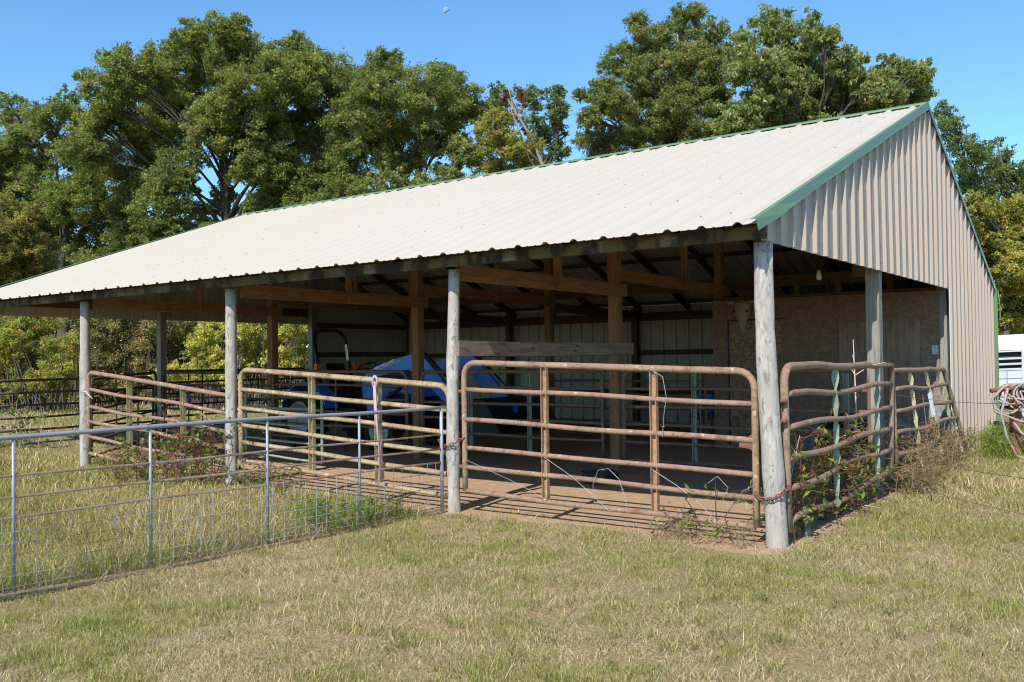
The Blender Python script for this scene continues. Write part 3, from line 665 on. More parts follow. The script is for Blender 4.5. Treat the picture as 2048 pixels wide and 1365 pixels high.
G3 = gate('farm_gate', 'sagging rusty pipe gate tied to the fourth post, half hidden by red stemmed vines', 'gate',
     [(-9.44, -.02, .22), (-6.50, .06, .02), (-9.44, -.02, 1.31), (-6.50, .06, 1.03)], [.0, .2, .39, .575, .79], .024, .1,
     [(.32, .0), (.70, .0)], 'rust_pink', 'chan', 'chan', wob=.02, seed=6, ends='left')
G4 = gate('farm_gate', 'battered rusty gate with green bowed straps at the right gable beside the corner post', 'gate',
     [(.075, .115, .10), (.06, 3.18, .14), (.06, .115, 1.335), (.06, 3.28, 1.305)], [.06, .26, .44, .625, .83], .026, .13,
     [(.40, .0), (.83, .0)], 'rust_green', 'green_paint', 'flat', wob=.045, seed=8, ends='left')
hinge(G4, (.07, .09, 1.08), (0, -1, 0)); hinge(G4, (.07, .09, .93), (0, -1, 0)); hinge(G4, (.07, .09, .42), (0, -1, 0))
mb = MB(); mb.tube([(.09, .50, -.06), (.09, .50, .16)], .024, 8); mb.build('foot', M['green_paint'], G4)
G5 = gate('farm_gate', 'bent rusty gate with yellow flat straps leaning by the tan metal wall', 'gate',
     [(.06, 3.42, .12), (.16, 6.72, .10), (.03, 3.42, 1.245), (.02, 6.08, 1.215)], [.0, .22, .42, .62, .82], .024, .08,
     [(.30, .0), (.60, .0), (.86, .1)], 'rust_green', 'flatbar', 'flat', wob=.03, seed=9, ends='right')
mb = MB(); mb.sweep([(-.055, -.001), (.055, -.001), (.055, .001), (-.055, .001)], [(.10, 5.05, .67), (.085, 5.03, .80), (.065, 5.0, .95)], (.15, 1, 0)); t_ = mb.build('paper_tag', M['paper']); tag(t_, 'weathered white paper tag hanging on the bent gate by the wall', 'tag')
# silver wire gate
sx = lambda y: -3.09+.10*y
SG = empty('wire_gate', 'silver pipe gate with wire mesh lower half swung open toward the foreground', 'gate', (sx(-2.3), -2.3, -.03))
yA, yB = -.13, -4.75; ztop = lambda y: .972+.006*math.sin(y*2); zlo = -.012
mb = MB(); mb.tube([(sx(yA), yA, -.02), (sx(yA), yA, .5), (sx(yA), yA, .975)], .017, 10); mb.build('end_post', M['galv'], SG)
mb = MB(); mb.tube([(sx(y), y, ztop(y)+.002) for y in np.linspace(yA+.05, yB, 14)], .0162, 10); mb.build('top_rail', M['galv'], SG)
for fz in (.735, .60, .475):
    mb = MB(); mb.tube([(sx(y), y, fz*.985+.004*math.sin(y*3+fz*9)) for y in np.linspace(yA-.01, yB, 14)], .0088, 8); mb.build('rail', M['galv_rust'], SG)
mb = MB(); mb.tube([(sx(y), y, zlo+.008*math.sin(y*2.6)) for y in np.linspace(yA-.01, yB, 14)], .017, 8); mb.build('bottom_rail', M['galv_rust'], SG)
for y in (-1.09, -1.99, -2.93, -3.82, -4.6):
    mb = MB(); mb.tube([(sx(y), y, zlo), (sx(y), y, .5), (sx(y), y, .97)], .011, 8); mb.build('upright', M['galv'], SG)
mb = MB()
for y in np.arange(-.22, -4.7, -.102): mb.tube([(sx(y)+.012, y+.006*math.sin(y*9), zlo+.01), (sx(y)+.013, y, .24), (sx(y)+.012, y, .472)], 0.0025, 5, caps=False)
for i, z in enumerate((.04, .105, .17, .235, .305, .38)): mb.tube([(sx(y)+.0145, y, z+.006*math.sin(y*2+i)) for y in np.linspace(yA, yB+.02, 22)], 0.0025, 5, caps=False)
mb.build('wire_mesh', M['wire'], SG)
# corral panels
def panel(label, c, rm='rust_dark', um='rust_dark', nr=5, ups=((.33, 0), (.67, 0)), r=.02, us='tube', seed=3, ends='both', group='corral panels'):
    rl = [i/nr for i in range(nr)]; return gate('corral_panel', label, 'panel', c, rl, r, .12, ups, rm, um, us, group, .008, seed, ends=ends)
def flatp(x0, y0, x1, y1, zb_, zt): return [(x0, y0, zb_), (x1, y1, zb_), (x0, y0, zt), (x1, y1, zt)]
panel('dark pipe panel in the open left gable, nearest the front corner of the barn', flatp(-12.95, .36, -12.88, 3.12, .34, 1.16), 'rust_dark', nr=4, ups=((.5, 0),), seed=11)
panel('dark pipe panel in the open left gable, right of its middle post', flatp(-12.9, 3.32, -12.9, 6.8, .20, 1.26), 'rust_dark', nr=5, ups=((.25, 0), (.5, 0), (.75, 0)), seed=12)
panel('brown and green panel crossing the left bay behind the fourth post', [(-10.05, .35, .1), (-12.6, 3.0, .1), (-10.05, .35, 1.20), (-12.6, 3.0, 1.25)], 'rust_dark', 'rust_brown', nr=5, seed=13)
panel('dark panel across the bay left of the tractor, behind the vines', flatp(-9.5, 3.12, -12.6, 3.16, .15, 1.24), 'rust_dark', nr=5, ups=((.4, 0), (.75, 0)), seed=18)
panel('brown inner panel in front of the blue tractor', flatp(-9.45, 3.1, -6.52, 3.1, .22, 1.25), 'rust_brown', 'rust_brown', nr=5, ups=((.5, 0),), seed=14)
panel('inner panel with green channels behind the plank, left of the inner post', flatp(-6.26, 3.13, -3.29, 3.13, .18, 1.245), 'rust_brown', 'green_paint', nr=5, ups=((.30, 0), (.63, 0)), us='chan', seed=15)
panel('long brown inner panel behind the nearest gate, right of the inner post', flatp(-2.99, 3.13, -.13, 3.16, .18, 1.25), 'rust_brown', 'green_paint', nr=5, ups=((.32, 0), (.92, 0)), us='chan', seed=16)
panel('dark teal framed panel deep inside, left of the strand board room', flatp(-6.3, 6.45, -3.42, 6.45, .15, 1.25), 'rust_brown', 'green_paint', nr=5, ups=((.45, 0), (.97, 0)), us='tube', seed=17)
panel('low pale green panel between lichen gate and tractor', [(-8.6, 1.9, .10), (-6.53, 1.5, .10), (-8.6, 1.9, 1.0), (-6.53, 1.5, 1.0)], 'green_paint', 'green_paint', nr=4, ups=(), r=.017, seed=19)

# ------------------------------------------------------------------ tractor with front loader (nose toward the near end of the barn)
T = empty('tractor', 'blue compact tractor with front loader and black roll bar, parked under the barn', 'tractor', (-8.4, 4.29, 0))
def wheel(x, y, z, r, w, rr, out):
    mb = MB(); hw = w/2
    mb.lathe([(rr, -hw*.8), (rr*1.05, -hw), (r*.86, -hw*1.02), (r*.97, -hw*.8), (r, -hw*.3), (r, hw*.3), (r*.97, hw*.8), (r*.86, hw*1.02), (rr*1.05, hw), (rr, hw*.8)], (x, y, z), (0, 1, 0), 40, closed=True)
    for i in range(20):
        for s_ in (-1, 1):
            a = (i+.25*s_)/20*2*math.pi; da = .16
            p = [Vector((x+math.cos(a)*r*.99, y+s_*hw*.05, z+math.sin(a)*r*.99)), Vector((x+math.cos(a+da)*r*.98, y+s_*hw*.9, z+math.sin(a+da)*r*.98))]
            mb.beam(p[0], p[1], .035, .035, (math.cos(a), 0, math.sin(a)))
    tire = mb.build('wheel', M['rubber'], T)
    mb = MB(); o = out
    mb.lathe([(rr*1.06, hw*.75*o), (rr*.98, hw*.92*o), (rr*.90, hw*.72*o), (rr*.78, hw*.25*o), (rr*.60, hw*.12*o), (rr*.42, hw*.32*o), (rr*.30, hw*.36*o), (rr*.28, hw*.55*o), (rr*.18, hw*.62*o), (0.001, hw*.62*o)], (x, y, z), (0, 1, 0), 36)
    mb.build('rim', M['rim'], tire)
for y, o in ((3.62, -1), (4.96, 1)):
    wheel(-9.3, y, .475, .475, .30, .275, o); wheel(-7.52, y+(.02 if o < 0 else -.02), .315, .315, .23, .205, o)
def xz(name, pts, y, th, mt, parent=T, label=None):
    mb = MB(); mb.poly(pts, lambda a, b: (a, y, b), th, (0, 1, 0)); return mb.build(name, M[mt] if isinstance(mt, str) else mt, parent, label)
mb = MB()
hood = [(-8.35, .72), (-8.38, 1.12), (-8.1, 1.16), (-7.5, 1.10), (-7.18, .98), (-7.10, .80), (-7.12, .66)]
mb.poly(hood, lambda a, b: (a, 4.29, b), .50, (0, 1, 0)); hd = mb.build('hood', M['blue'], T)
xz('grille', [(-7.105, .48), (-7.105, .84), (-7.09, .84), (-7.07, .48)], 4.29, .42, 'black'); xz('side_vent', [(-7.75, .74), (-7.75, .90), (-7.3, .88), (-7.3, .74)], 4.03, .012, 'black', hd)
xz('stripe', [(-8.28, .98), (-8.28, 1.0), (-7.4, .93), (-7.4, .91)], 4.036, .006, 'yellow', hd)
xz('chassis', [(-9.6, .38), (-9.6, .62), (-8.9, .72), (-7.15, .66), (-7.05, .42), (-8.2, .34)], 4.29, .34, 'black')
mb = MB(); mb.tube([(-9.3, 3.7, .475), (-9.3, 4.9, .475)], .07, 12); mb.tube([(-7.52, 3.7, .315), (-7.52, 4.9, .315)], .05, 12); mb.build('axle', M['black'], T)
for y in (3.74, 4.84):
    mb = MB(); path = [(-9.3+.56*math.cos(a), y, .50+.56*math.sin(a)) for a in np.linspace(R(15), R(165), 9)]
    mb.sweep([(-.14, -.008), (.14, -.008), (.14, .008), (-.14, .008)], path, (0, 1, 0), smooth=False); mb.build('fender', M['blue'], T)
xz('floor_board', [(-8.95, .60), (-8.95, .64), (-8.3, .64), (-8.3, .60)], 4.29, .95, 'black')
mb = MB(); mb.sweep([(-.22, -.05), (.22, -.05), (.22, .05), (-.22, .05)], [(-9.25, 4.29, .98), (-8.85, 4.29, .96)], (0, 1, 0)); mb.sweep([(-.21, -.045), (.21, -.045), (.21, .045), (-.21, .045)], [(-9.22, 4.29, .98), (-9.33, 4.29, 1.36)], (0, 1, 0)); mb.build('seat', M['black'], T)
mb = MB(); mb.tube([(-8.38, 4.29, 1.0), (-8.52, 4.29, 1.28)], .02, 8)
c0 = Vector((-8.53, 4.29, 1.30)); ax = Vector((-.45, 0, .9)).normalized(); a1 = Vector((0, 1, 0)); a2 = ax.cross(a1)
mb.tube([c0+(a1*math.cos(t)+a2*math.sin(t))*.17 for t in np.linspace(0, 2*math.pi, 25)[:-1]], .013, 8, closed=True)
for t in (.5, 2.6, 4.7): mb.tube([c0-ax*.02, c0+(a1*math.cos(t)+a2*math.sin(t))*.17], .009, 6)
mb.build('steering_wheel', M['black'], T)
xz('dash', [(-8.45, .7), (-8.50, 1.12), (-8.38, 1.22), (-8.2, 1.12), (-8.2, .7)], 4.29, .36, 'black')
mb = MB(); sx_ = -9.28
pth = [(sx_+.05, 3.93, .75), (sx_, 3.93, 1.2), (sx_-.12, 3.93, 1.74), (sx_-.135, 3.95, 1.83), (sx_-.15, 4.02, 1.91), (sx_-.155, 4.12, 1.945), (sx_-.155, 4.46, 1.945), (sx_-.15, 4.56, 1.91), (sx_-.135, 4.63, 1.83), (sx_-.12, 4.65, 1.74), (sx_, 4.65, 1.2), (sx_+.05, 4.65, .75)]
mb.tube(pth, .034, 8); rb = mb.build('roll_bar', M['black'], T)
mb = MB(); mb.beam((-9.345, 4.605, 1.42), (-9.385, 4.605, 1.68), .006, .05, (0, 1, 0)); mb2 = MB(); mb2.beam((-9.30, 4.615, 1.42), (-9.35, 4.615, 1.70), .055, .006, (1, 0, 0)); mb2.build('decal', M['decal'], rb)
for y in (3.86, 4.73):
    mb = MB(); mb.beam((-9.25, y, 1.27), (-9.25, y, 1.37), .07, .08, (1, 0, 0)); mb.build('lamp', M['amber'], T)
arm = [(-7.92, 1.10), (-7.88, 1.25), (-7.3, 1.425), (-6.95, 1.50), (-6.78, 1.50), (-6.66, 1.43), (-6.06, .86), (-5.86, .67), (-5.89, .57), (-6.01, .56), (-6.26, .77), (-6.86, 1.22), (-7.02, 1.27), (-7.3, 1.235)]
for y in (3.70, 4.90):
    la = xz('loader_arm', arm, y, .075, 'blue')
    xz('loader_tower', [(-7.95, .42), (-8.0, 1.2), (-7.80, 1.24), (-7.62, .42)], y+(.07 if y < 4.3 else -.07), .06, 'blue')
    mb = MB(); mb.tube([(-7.7, y, .72), (-7.2, y, .98)], .03, 8); mb.tube([(-7.2, y, .98), (-6.9, y, 1.2)], .016, 8); mb.build('cylinder', M['black'], T)
    mb = MB(); mb.tube([(-6.75, y, 1.55), (-6.35, y, 1.22)], .026, 8); mb.tube([(-6.35, y, 1.22), (-5.92, y, .86)], .014, 8); mb.build('cylinder', M['black'], T)
    if y < 4:
        xz('stripe', [(-7.70, 1.235), (-7.70, 1.247), (-7.12, 1.425), (-7.12, 1.413)], y-.0405, .004, 'yellow', la)
        cu = bpy.data.curves.new('maker_lettering', 'FONT'); cu.body = 'NEW HOLLAND'; cu.size = .062; cu.extrude = .001; cu.offset = .0022
        to = bpy.data.objects.new('tmp', cu); COL.objects.link(to); dg = bpy.context.evaluated_depsgraph_get()
        me = bpy.data.meshes.new_from_object(to.evaluated_get(dg)); bpy.data.objects.remove(to)
        a = math.atan2(.178, .58); me.transform(Matrix(((math.cos(a), -math.sin(a), 0, -7.71), (0, 0, -1, y-.040), (math.sin(a), math.cos(a), 0, 1.262), (0, 0, 0, 1))))
        me.materials.clear(); me.materials.append(M['decal']); lo = bpy.data.objects.new('maker_lettering', me); COL.objects.link(lo); lo.parent = la
mb = MB(); bk = [(-6.02, .50), (-6.06, .30), (-5.98, .08), (-5.80, .02), (-5.25, .02), (-5.25, .035), (-5.78, .045), (-5.94, .11), (-6.01, .30), (-5.98, .50)]
mb.poly(bk, lambda a, b: (a+.1, 4.30, b+.33), 1.50, (0, 1, 0))
for y in (3.55, 5.05): mb.poly([(-6.0, .50), (-6.04, .3), (-5.96, .08), (-5.8, .03), (-5.27, .03), (-5.55, .5)], lambda a, b: (a+.1, y, b+.33), .016, (0, 1, 0))
mb.build('bucket', M['bucket_steel'], T)
mb = MB(); mb.tube([(-7.9, 3.78, 1.05), (-7.5, 3.66, 1.0), (-7.1, 3.64, 1.12), (-6.8, 3.65, 1.3)], .011, 6); mb.build('hydraulic_hose', M['black'], T)

# ------------------------------------------------------------------ things in and on the barn
SK = MB()      # cow skull hung on the strand board wall, nose down
def skull_sec(z, w, d, y0, n=16): return [(-2.86+w*math.cos(a), y0-d*max(0, math.sin(a))-.0, z) for a in np.linspace(0, math.pi, n)]
secs = [(2.235, .10, .04), (2.225, .135, .07), (2.19, .13, .09), (2.13, .115, .10), (2.06, .125, .095), (2.0, .095, .085), (1.93, .068, .075), (1.86, .055, .065), (1.80, .046, .05), (1.775, .03, .03)]
k0 = 0
for z, w, d in secs: SK.add(skull_sec(z, w, d, PY-.014))
for i in range(len(secs)-1):
    for j in range(15): SK.face((i*16+j, i*16+j+1, (i+1)*16+j+1, (i+1)*16+j), [(0, 0)]*4, 0, True)
for s_ in (-1, 1): SK.tube([(-2.86+s_*.11, PY-.055, 2.21), (-2.86+s_*.19, PY-.06, 2.225), (-2.86+s_*.25, PY-.065, 2.25)], [.035, .026, .012], 8)
sk_ = SK.build('cow_skull', M['bone']); tag(sk_, 'bleached cow skull hanging on the strand board wall above the door', 'skull')
mb = MB()
for s_ in (-1, 1): mb.lathe([(.001, .03), (.018, .025), (.026, .0)], (-2.86+s_*.095, PY-.07, 2.085), (s_*.75, -.65, 0), 10)
mb.build('eye_socket', M['dark'], sk_)
mb = MB(); mb.lathe([(.20, 0), (.215, .10), (.22, .11), (.205, .11), (.19, .02), (.001, .02)], (-2.87, 2.35, .015), (0, 0, 1), 28); o = mb.build('feed_pan', M['rubber']); tag(o, 'black rubber feed pan on the dirt behind the nearest gate', 'feed pan')
mb = MB(); mb.lathe([(.001, .0), (.12, 0), (.15, .30), (.155, .31), (.14, .30), (.115, .015), (.001, .015)], (-3.52, 6.75, .52), (0, 0, 1), 24)
o = mb.build('blue_tub', M['bluepl']); tag(o, 'bright blue plastic tub on a crate deep inside the barn', 'tub')
mb = MB(); 
for z in (.06, .26, .46):
    for y in (6.56, 6.94): mb.box((-3.74, y-.01, z-.04), (-3.36, y+.01, z+.04))
for x in (-3.72, -3.38):
    for y in (6.58, 6.92): mb.box((x-.02, y-.02, .0), (x+.02, y+.02, .51))
mb.box((-3.74, 6.55, .502), (-3.36, 6.95, .517)); o = mb.build('wooden_crate', M['timber_dark']); tag(o, 'dark slatted wooden crate under the blue tub', 'crate')
mb = MB(); mb.lathe([(.21, -.07), (.20, -.10), (.33, -.11), (.37, -.06), (.375, 0), (.37, .06), (.33, .11), (.20, .10), (.21, .07)], (-.72, 4.35, .375), (.25, .9, .1), 36, closed=True); o = mb.build('old_tyre', M['rubber']); tag(o, 'old black tyre standing behind the battered gable gate', 'tyre')
BU = empty('light_bulb', 'bare light bulb hanging on thin wires under the roof by the corner post', 'light bulb', (-.6, 3.6, 2.3))
mb = MB(); p = Vector(at(1638, 552, 10.3)); mb.lathe([(.001, -.05), (.02, -.045), (.032, -.02), (.03, .01), (.016, .04), (.014, .06)], p, (0, 0, 1), 12); mb.build('bulb', M['glass'], BU)
mb = MB(); q = Vector(at(1634, 512, 10.3)); mb.tube([p+Vector((0, 0, .05)), lerp(p, q, .5)+Vector((.02, 0, 0)), Vector((q.x, q.y, zf(q.y)-.05))], .004, 5); mb.tube([p+Vector((.02, 0, .04)), p+Vector((.09, 0, -.1)), p+Vector((.07, 0, -.22))], .004, 5); mb.build('cord', M['black'], BU)
# chains
def chain(label, pts, r=.016):
    mb = MB(); pts = [Vector(p) for p in pts]; L = []
    for a, b in zip(pts[:-1], pts[1:]):
        n = max(1, int((b-a).length/.03)); L += [lerp(a, b, i/n) for i in range(n)]
    L.append(pts[-1])
    for i in range(len(L)-1):
        c_ = (L[i]+L[i+1])/2; t = (L[i+1]-L[i]).normalized(); ref = Vector((0, 0, 1)) if i % 2 else t.cross(Vector((0, 0, 1))); s_ = (ref-t*ref.dot(t)).normalized()
        mb.tube([c_+t*math.cos(a)*.024+s_*math.sin(a)*.013 for a in np.linspace(0, 2*math.pi, 11)[:-1]], .0048, 5, closed=True)
    o = mb.build('chain', M['rust']); tag(o, label, 'chain'); return o
chain('rusty chain tying the silver wire gate to the second post and pink gate', [(-3.16, -.1, .67), (-3.12, -.105, .62), (-3.06, -.112, .615), (-2.99, -.09, .64), (-2.94, -.045, .68), (-2.915, .0, .70)])
chain('rusty chain wrapped around the corner post holding two gates', [(-.12, -.03, .40), (-.06, -.085, .36), (.03, -.098, .37), (.085, -.075, .40), (.11, .02, .44), (.09, .10, .46)])
# barbed wire scraps on the nearest gate
def strand(mb, pts, r=.002, barb=.13):
    pts = [Vector(p) for p in pts]; mb.tube(pts, r, 5, caps=False); acc = 0
    for a, b in zip(pts[:-1], pts[1:]):
        n = max(1, int((b-a).length/barb))
        for i in range(n):
            c_ = lerp(a, b, (i+.5)/n); v = Vector((random.uniform(-1, 1), random.uniform(-1, 1), random.uniform(-1, 1))).normalized()*.016; mb.tube([c_-v, c_+v], r*.8, 4, caps=False)
for lab, pts in (('loose grey barbed wire strand hanging at the left end of the pink gate', [(-2.93, -.03, .50), (-2.7, -.03, .43), (-2.4, -.03, .34), (-2.2, -.03, .27), (-2.0, -.03, .19)]),
                 ('loose barbed wire strand hanging from middle upright of pink gate', [(-2.02, -.03, .56), (-1.75, -.035, .42), (-1.55, -.03, .28), (-1.38, -.03, .15)]),
                 ('looped barbed wire scrap hanging under the fourth rail of the pink gate', [(-1.52, -.03, .20), (-1.53, -.03, .36), (-1.48, -.03, .48), (-1.38, -.03, .5), (-1.28, -.03, .42), (-1.22, -.03, .25), (-1.21, -.03, .14)]),
                 ('long loose barbed wire strand slanting down right part of pink gate', [(-.98, -.03, .52), (-.75, -.035, .40), (-.55, -.03, .26), (-.38, -.03, .10), (-.28, -.03, .01)]),
                 ('curly wire scrap twisted on rails beside the corner post', [(-.5, -.03, .44), (-.42, -.03, .50), (-.33, -.04, .42), (-.38, -.03, .33), (-.3, -.03, .25), (-.22, -.03, .40), (-.13, -.03, .45)]),
                 ('thin bent wire hanging from top rail by right upright of pink gate', [(-1.0, -.03, 1.33), (-.86, -.05, 1.26), (-.83, -.05, 1.10), (-.86, -.04, .95), (-.88, -.03, .78)])):
    mb = MB(); strand(mb, pts, barb=.16 if 'barbed' in lab else 9); o = mb.build('loose_wire', M['wire']); tag(o, lab, 'wire')
# rope on the lichen gate
mb = MB(); p0 = Vector((-4.07, .01, 1.215))
lp = [p0+Vector((a*.04, -.03+.02*math.sin(t), b*.05)) for t, a, b in ((0, -.5, -1.2), (1, -1.1, .2), (2, -.6, .9), (3, 0, .2), (4, .7, .9), (5, 1.4, .3), (6, .9, -.9), (7, .2, -1.5), (8, -.4, -1.0), (9, 0, -.2))]
mb.tube(lp, .013, 8); mb.tube([p0+Vector((.0, -.03, -.05)), p0+Vector((.015, -.035, -.3)), p0+Vector((.06, -.035, -.6)), p0+Vector((.10, -.03, -.98))], .017, 8); mb.tube([p0+Vector((.02, -.045, -.1)), p0+Vector((.045, -.05, -.4)), p0+Vector((.10, -.05, -.95))], .011, 6)
o = mb.build('rope_halter', M['rope']); tag(o, 'faded pink rope looped over top rail of the green lichen gate', 'rope')
mb = MB(); mb.tube([(-9.5, -.08, 1.04), (-9.44, -.06, 1.05), (-9.38, -.05, 1.0), (-9.32, -.03, .95)], .008, 6); o = mb.build('tie_rope', M['white']); tag(o, 'short white tie cord on the fourth post holding the sagging gate', 'cord')
# ------------------------------------------------------------------ side yard
HP = empty('hose_post', 'rusty square pipe post standing beside the barn wall with coiled hose', 'post', (.66, 7.3, 0))
mb = MB(); mb.beam((.66, 7.3, -.3), (.65, 7.31, .90), .10, .10, (.8, .6, 0)); mb.build('pipe', M['rust'], HP)
mb = MB(); mb.tube([(.40, 7.1, .90), (.66, 7.3, .93), (.95, 7.5, .93), (1.3, 7.7, .9)], .03, 8); mb.build('arm', M['rust'], HP)
mb = MB(); rs = random.Random(3)
for k in range(9):
    cx = .66+rs.uniform(-.12, .22); top = .97+rs.uniform(-.02, .05); dz = rs.uniform(.20, .38); w = rs.uniform(.12, .24); yy = 7.22+rs.uniform(-.1, .1); pts = []
    for a in np.linspace(0, 2*math.pi, 15)[:-1]: pts.append((cx+w*math.sin(a), yy+.16*math.cos(a)*(.5+rs.random()*.2), top-dz/2+dz/2*math.cos(a)))
    mb.tube(pts, .012, 7, closed=True)
mb.tube([(.55, 7.15, .95), (.42, 7.1, .8), (.45, 7.1, .62), (.75, 7.1, .5), (1.1, 7.15, .44), (1.5, 7.2, .36)], .016, 7)
mb.tube([(.60, 7.15, .93), (.52, 7.1, .6), (.58, 7.08, .3), (.7, 7.05, .05), (.8, 7.0, .02)], .016, 7)
mb.tube([(.62, 7.15, .55), (.75, 7.1, .35), (1.0, 7.05, .2), (1.3, 7.0, .12)], .016, 7)
o = mb.build('garden_hose', M['hose']); tag(o, 'faded pale garden hose coiled over the rusty post', 'hose')
BK = MB(); BK.lathe([(.001, .0), (.125, .0), (.15, .27), (.156, .275), (.145, .27), (.12, .02), (.001, .02)], (.19, 9.75, -.01), (0, 0, 1), 26); b_ = BK.build('pail', M['bucket']); tag(b_, 'grey blue pail with dark rim at the foot of green wall corner', 'pail')
mb = MB(); mb.lathe([(.15, .27), (.17, .272), (.17, .315), (.15, .32)], (.19, 9.75, -.01), (0, 0, 1), 26); mb.build('rim', M['rubber'], b_)
mb = MB(); mb.box((.13, 9.62, .312), (.47, 9.86, .36)); o = mb.build('board_scrap', M['plank_grey']); tag(o, 'short wooden board scrap lying on top of the grey blue pail', 'board')
# barbed wire fence leaving the gable toward the right
FE = empty('barbed_wire_fence', 'sagging barbed wire fence running right from the gable post past the tan wall', 'fence', (.8, 3.6, 0))
fa = np.array([.05, 3.3, 0.]); fb = np.array(at(2040, 806, 7.3)); dirf = (fb-fa)/np.linalg.norm((fb-fa)[:2])
for z0, z1, sag in ((1.0, 1.02, .03), (.70, .74, .04), (.40, .44, .03), (.12, .14, .02)):
    mb = MB(); pts = []
    for t in np.linspace(0, 4.4, 9): pts.append((fa[0]+dirf[0]*t, fa[1]+dirf[1]*t, z0+(z1-z0)*t/4.4-sag*math.sin(t*1.4)))
    strand(mb, pts, .0026, .14); mb.build('wire_strand', M['wire_rust'], FE)
for t, r_, zt in ((.75, .004, 1.02), (2.55, .004, .95)):
    mb = MB(); x_, y_ = fa[0]+dirf[0]*t, fa[1]+dirf[1]*t; mb.tube([(x_, y_, -.05), (x_-.015, y_, .5), (x_-.06, y_, zt)], r_*.8, 6); mb.build('fence_stay', M['wire_rust'], FE)
# stock trailer behind the corner
TR = empty('stock_trailer', 'white slatted stock trailer with rust stained roof behind the green wall corner', 'trailer', (1.6, 15.6, -.1))
to_ = Vector(at(1985, 845, 16.6)); to_.z = .02; tx = Vector((.93, .36, .035)).normalized(); ty = Vector((-.36, .93, 0)).normalized()
def tp(a, b, c): return to_+tx*a+ty*b+Vector((0, 0, c))
def tbox(name, a0, a1, b0, b1, z0, z1, mt, parent=TR):
    mb = MB(); mb.sweep([(b0, z0), (b1, z0), (b1, z1), (b0, z1)], [tp(a0, 0, 0), tp(a1, 0, 0)], ty) if 0 else None
    i = mb.add([tp(a, b, z) for z in (z0, z1) for a, b in ((a0, b0), (a1, b0), (a1, b1), (a0, b1))])
    for f in ((0, 3, 2, 1), (4, 5, 6, 7), (0, 1, 5, 4), (1, 2, 6, 5), (2, 3, 7, 6), (3, 0, 4, 7)): mb.face([i+k for k in f])
    return mb.build(name, M[mt], parent)
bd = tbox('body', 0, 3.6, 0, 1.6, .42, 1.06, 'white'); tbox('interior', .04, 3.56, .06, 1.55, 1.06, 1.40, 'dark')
for z in (1.055, 1.15, 1.25, 1.385): tbox('slat', 0, 3.6, -.012, .02, z, z+.035, 'white', bd)
for a in (0, .50, 1.4, 2.3, 3.5): tbox('rib', a, a+.07, -.02, .025, .43, 1.42, 'white', bd)
for a in (.25, .95, 1.2, 1.85, 2.6, 3.0): tbox('post_seam', a, a+.012, -.008, -.001, .44, 1.05, 'steel', bd)
for z in (.72, .9, .56): tbox('seam', 0, 3.6, -.006, -.001, z, z+.012, 'steel', bd)
mb = MB(); prof = [(-.02, 1.42), (-.0, 1.56), (.10, 1.66), (.3, 1.70), (1.3, 1.70), (1.5, 1.66), (1.6, 1.56), (1.62, 1.42)]
i0 = mb.add([tp(-.02, b, z) for b, z in prof]); i1 = mb.add([tp(3.62, b, z) for b, z in prof]); n_ = len(prof)
for k in range(n_): mb.face((i0+k, i0+(k+1) % n_, i1+(k+1) % n_, i1+k))
mb.face([i0+k for k in range(n_)][::-1]); mb.face([i1+k for k in range(n_)]); mb.build('roof', M['roof_white'], TR)
tbox('reflector', .20, .33, -.012, -.004, .615, .665, 'red', bd)
for a in (.66, 1.45):
    mb = MB(); mb.lathe([(.2, -.1), (.34, -.1), (.35, 0), (.34, .1), (.2, .1)], tp(a, .02, .31), ty, 30, closed=True); wh = mb.build('wheel', M['rubber'], TR)
    mb = MB(); mb.lathe([(.21, -.10), (.19, -.085), (.15, -.05), (.07, -.06), (.06, -.10), (.001, -.10)], tp(a, .02, .31), ty, 24); mb.build('rim', M['white'], wh)
tbox('fender', .2, 1.9, -.16, .0, .66, .69, 'steel'); tbox('frame', 0, 3.6, .1, 1.5, .34, .415, 'black')

# ------------------------------------------------------------------ moon
mc = Vector(at(893, 22, 640)); rM = 8.2/FPX*640
mb = MB(); u_ = Vector(R2); v_ = Vector(U2); cutd = (u_*.62-v_*.78).normalized(); pe = Vector(FW).cross(cutd)
k0 = len(mb.v); NS, NR = 28, 12
for i in range(NR+1):
    for j in range(NS):
        a = math.pi*i/NR; b = 2*math.pi*j/NS; p = Vector(FW)*-math.cos(a)*rM*.3+(cutd*math.cos(b)+pe*math.sin(b))*math.sin(a)*rM
        q = p.dot(cutd); lim = .22*rM*math.sqrt(max(0, 1-min(1, (p.dot(pe)/rM)**2)))
        if q > lim: p = p-cutd*(q-lim)
        mb.add([mc+p])
for i in range(NR):
    for j in range(NS): mb.face((k0+i*NS+j, k0+i*NS+(j+1) % NS, k0+(i+1)*NS+(j+1) % NS, k0+(i+1)*NS+j), [(0, 0)]*4, 0, True)
M['moon'] = flat('pale moon', (.20, .30, .42), 1, 0, .1, .12, 0)
o = mb.build('moon', M['moon']); tag(o, 'pale daytime half moon high in the clear blue sky', 'moon')

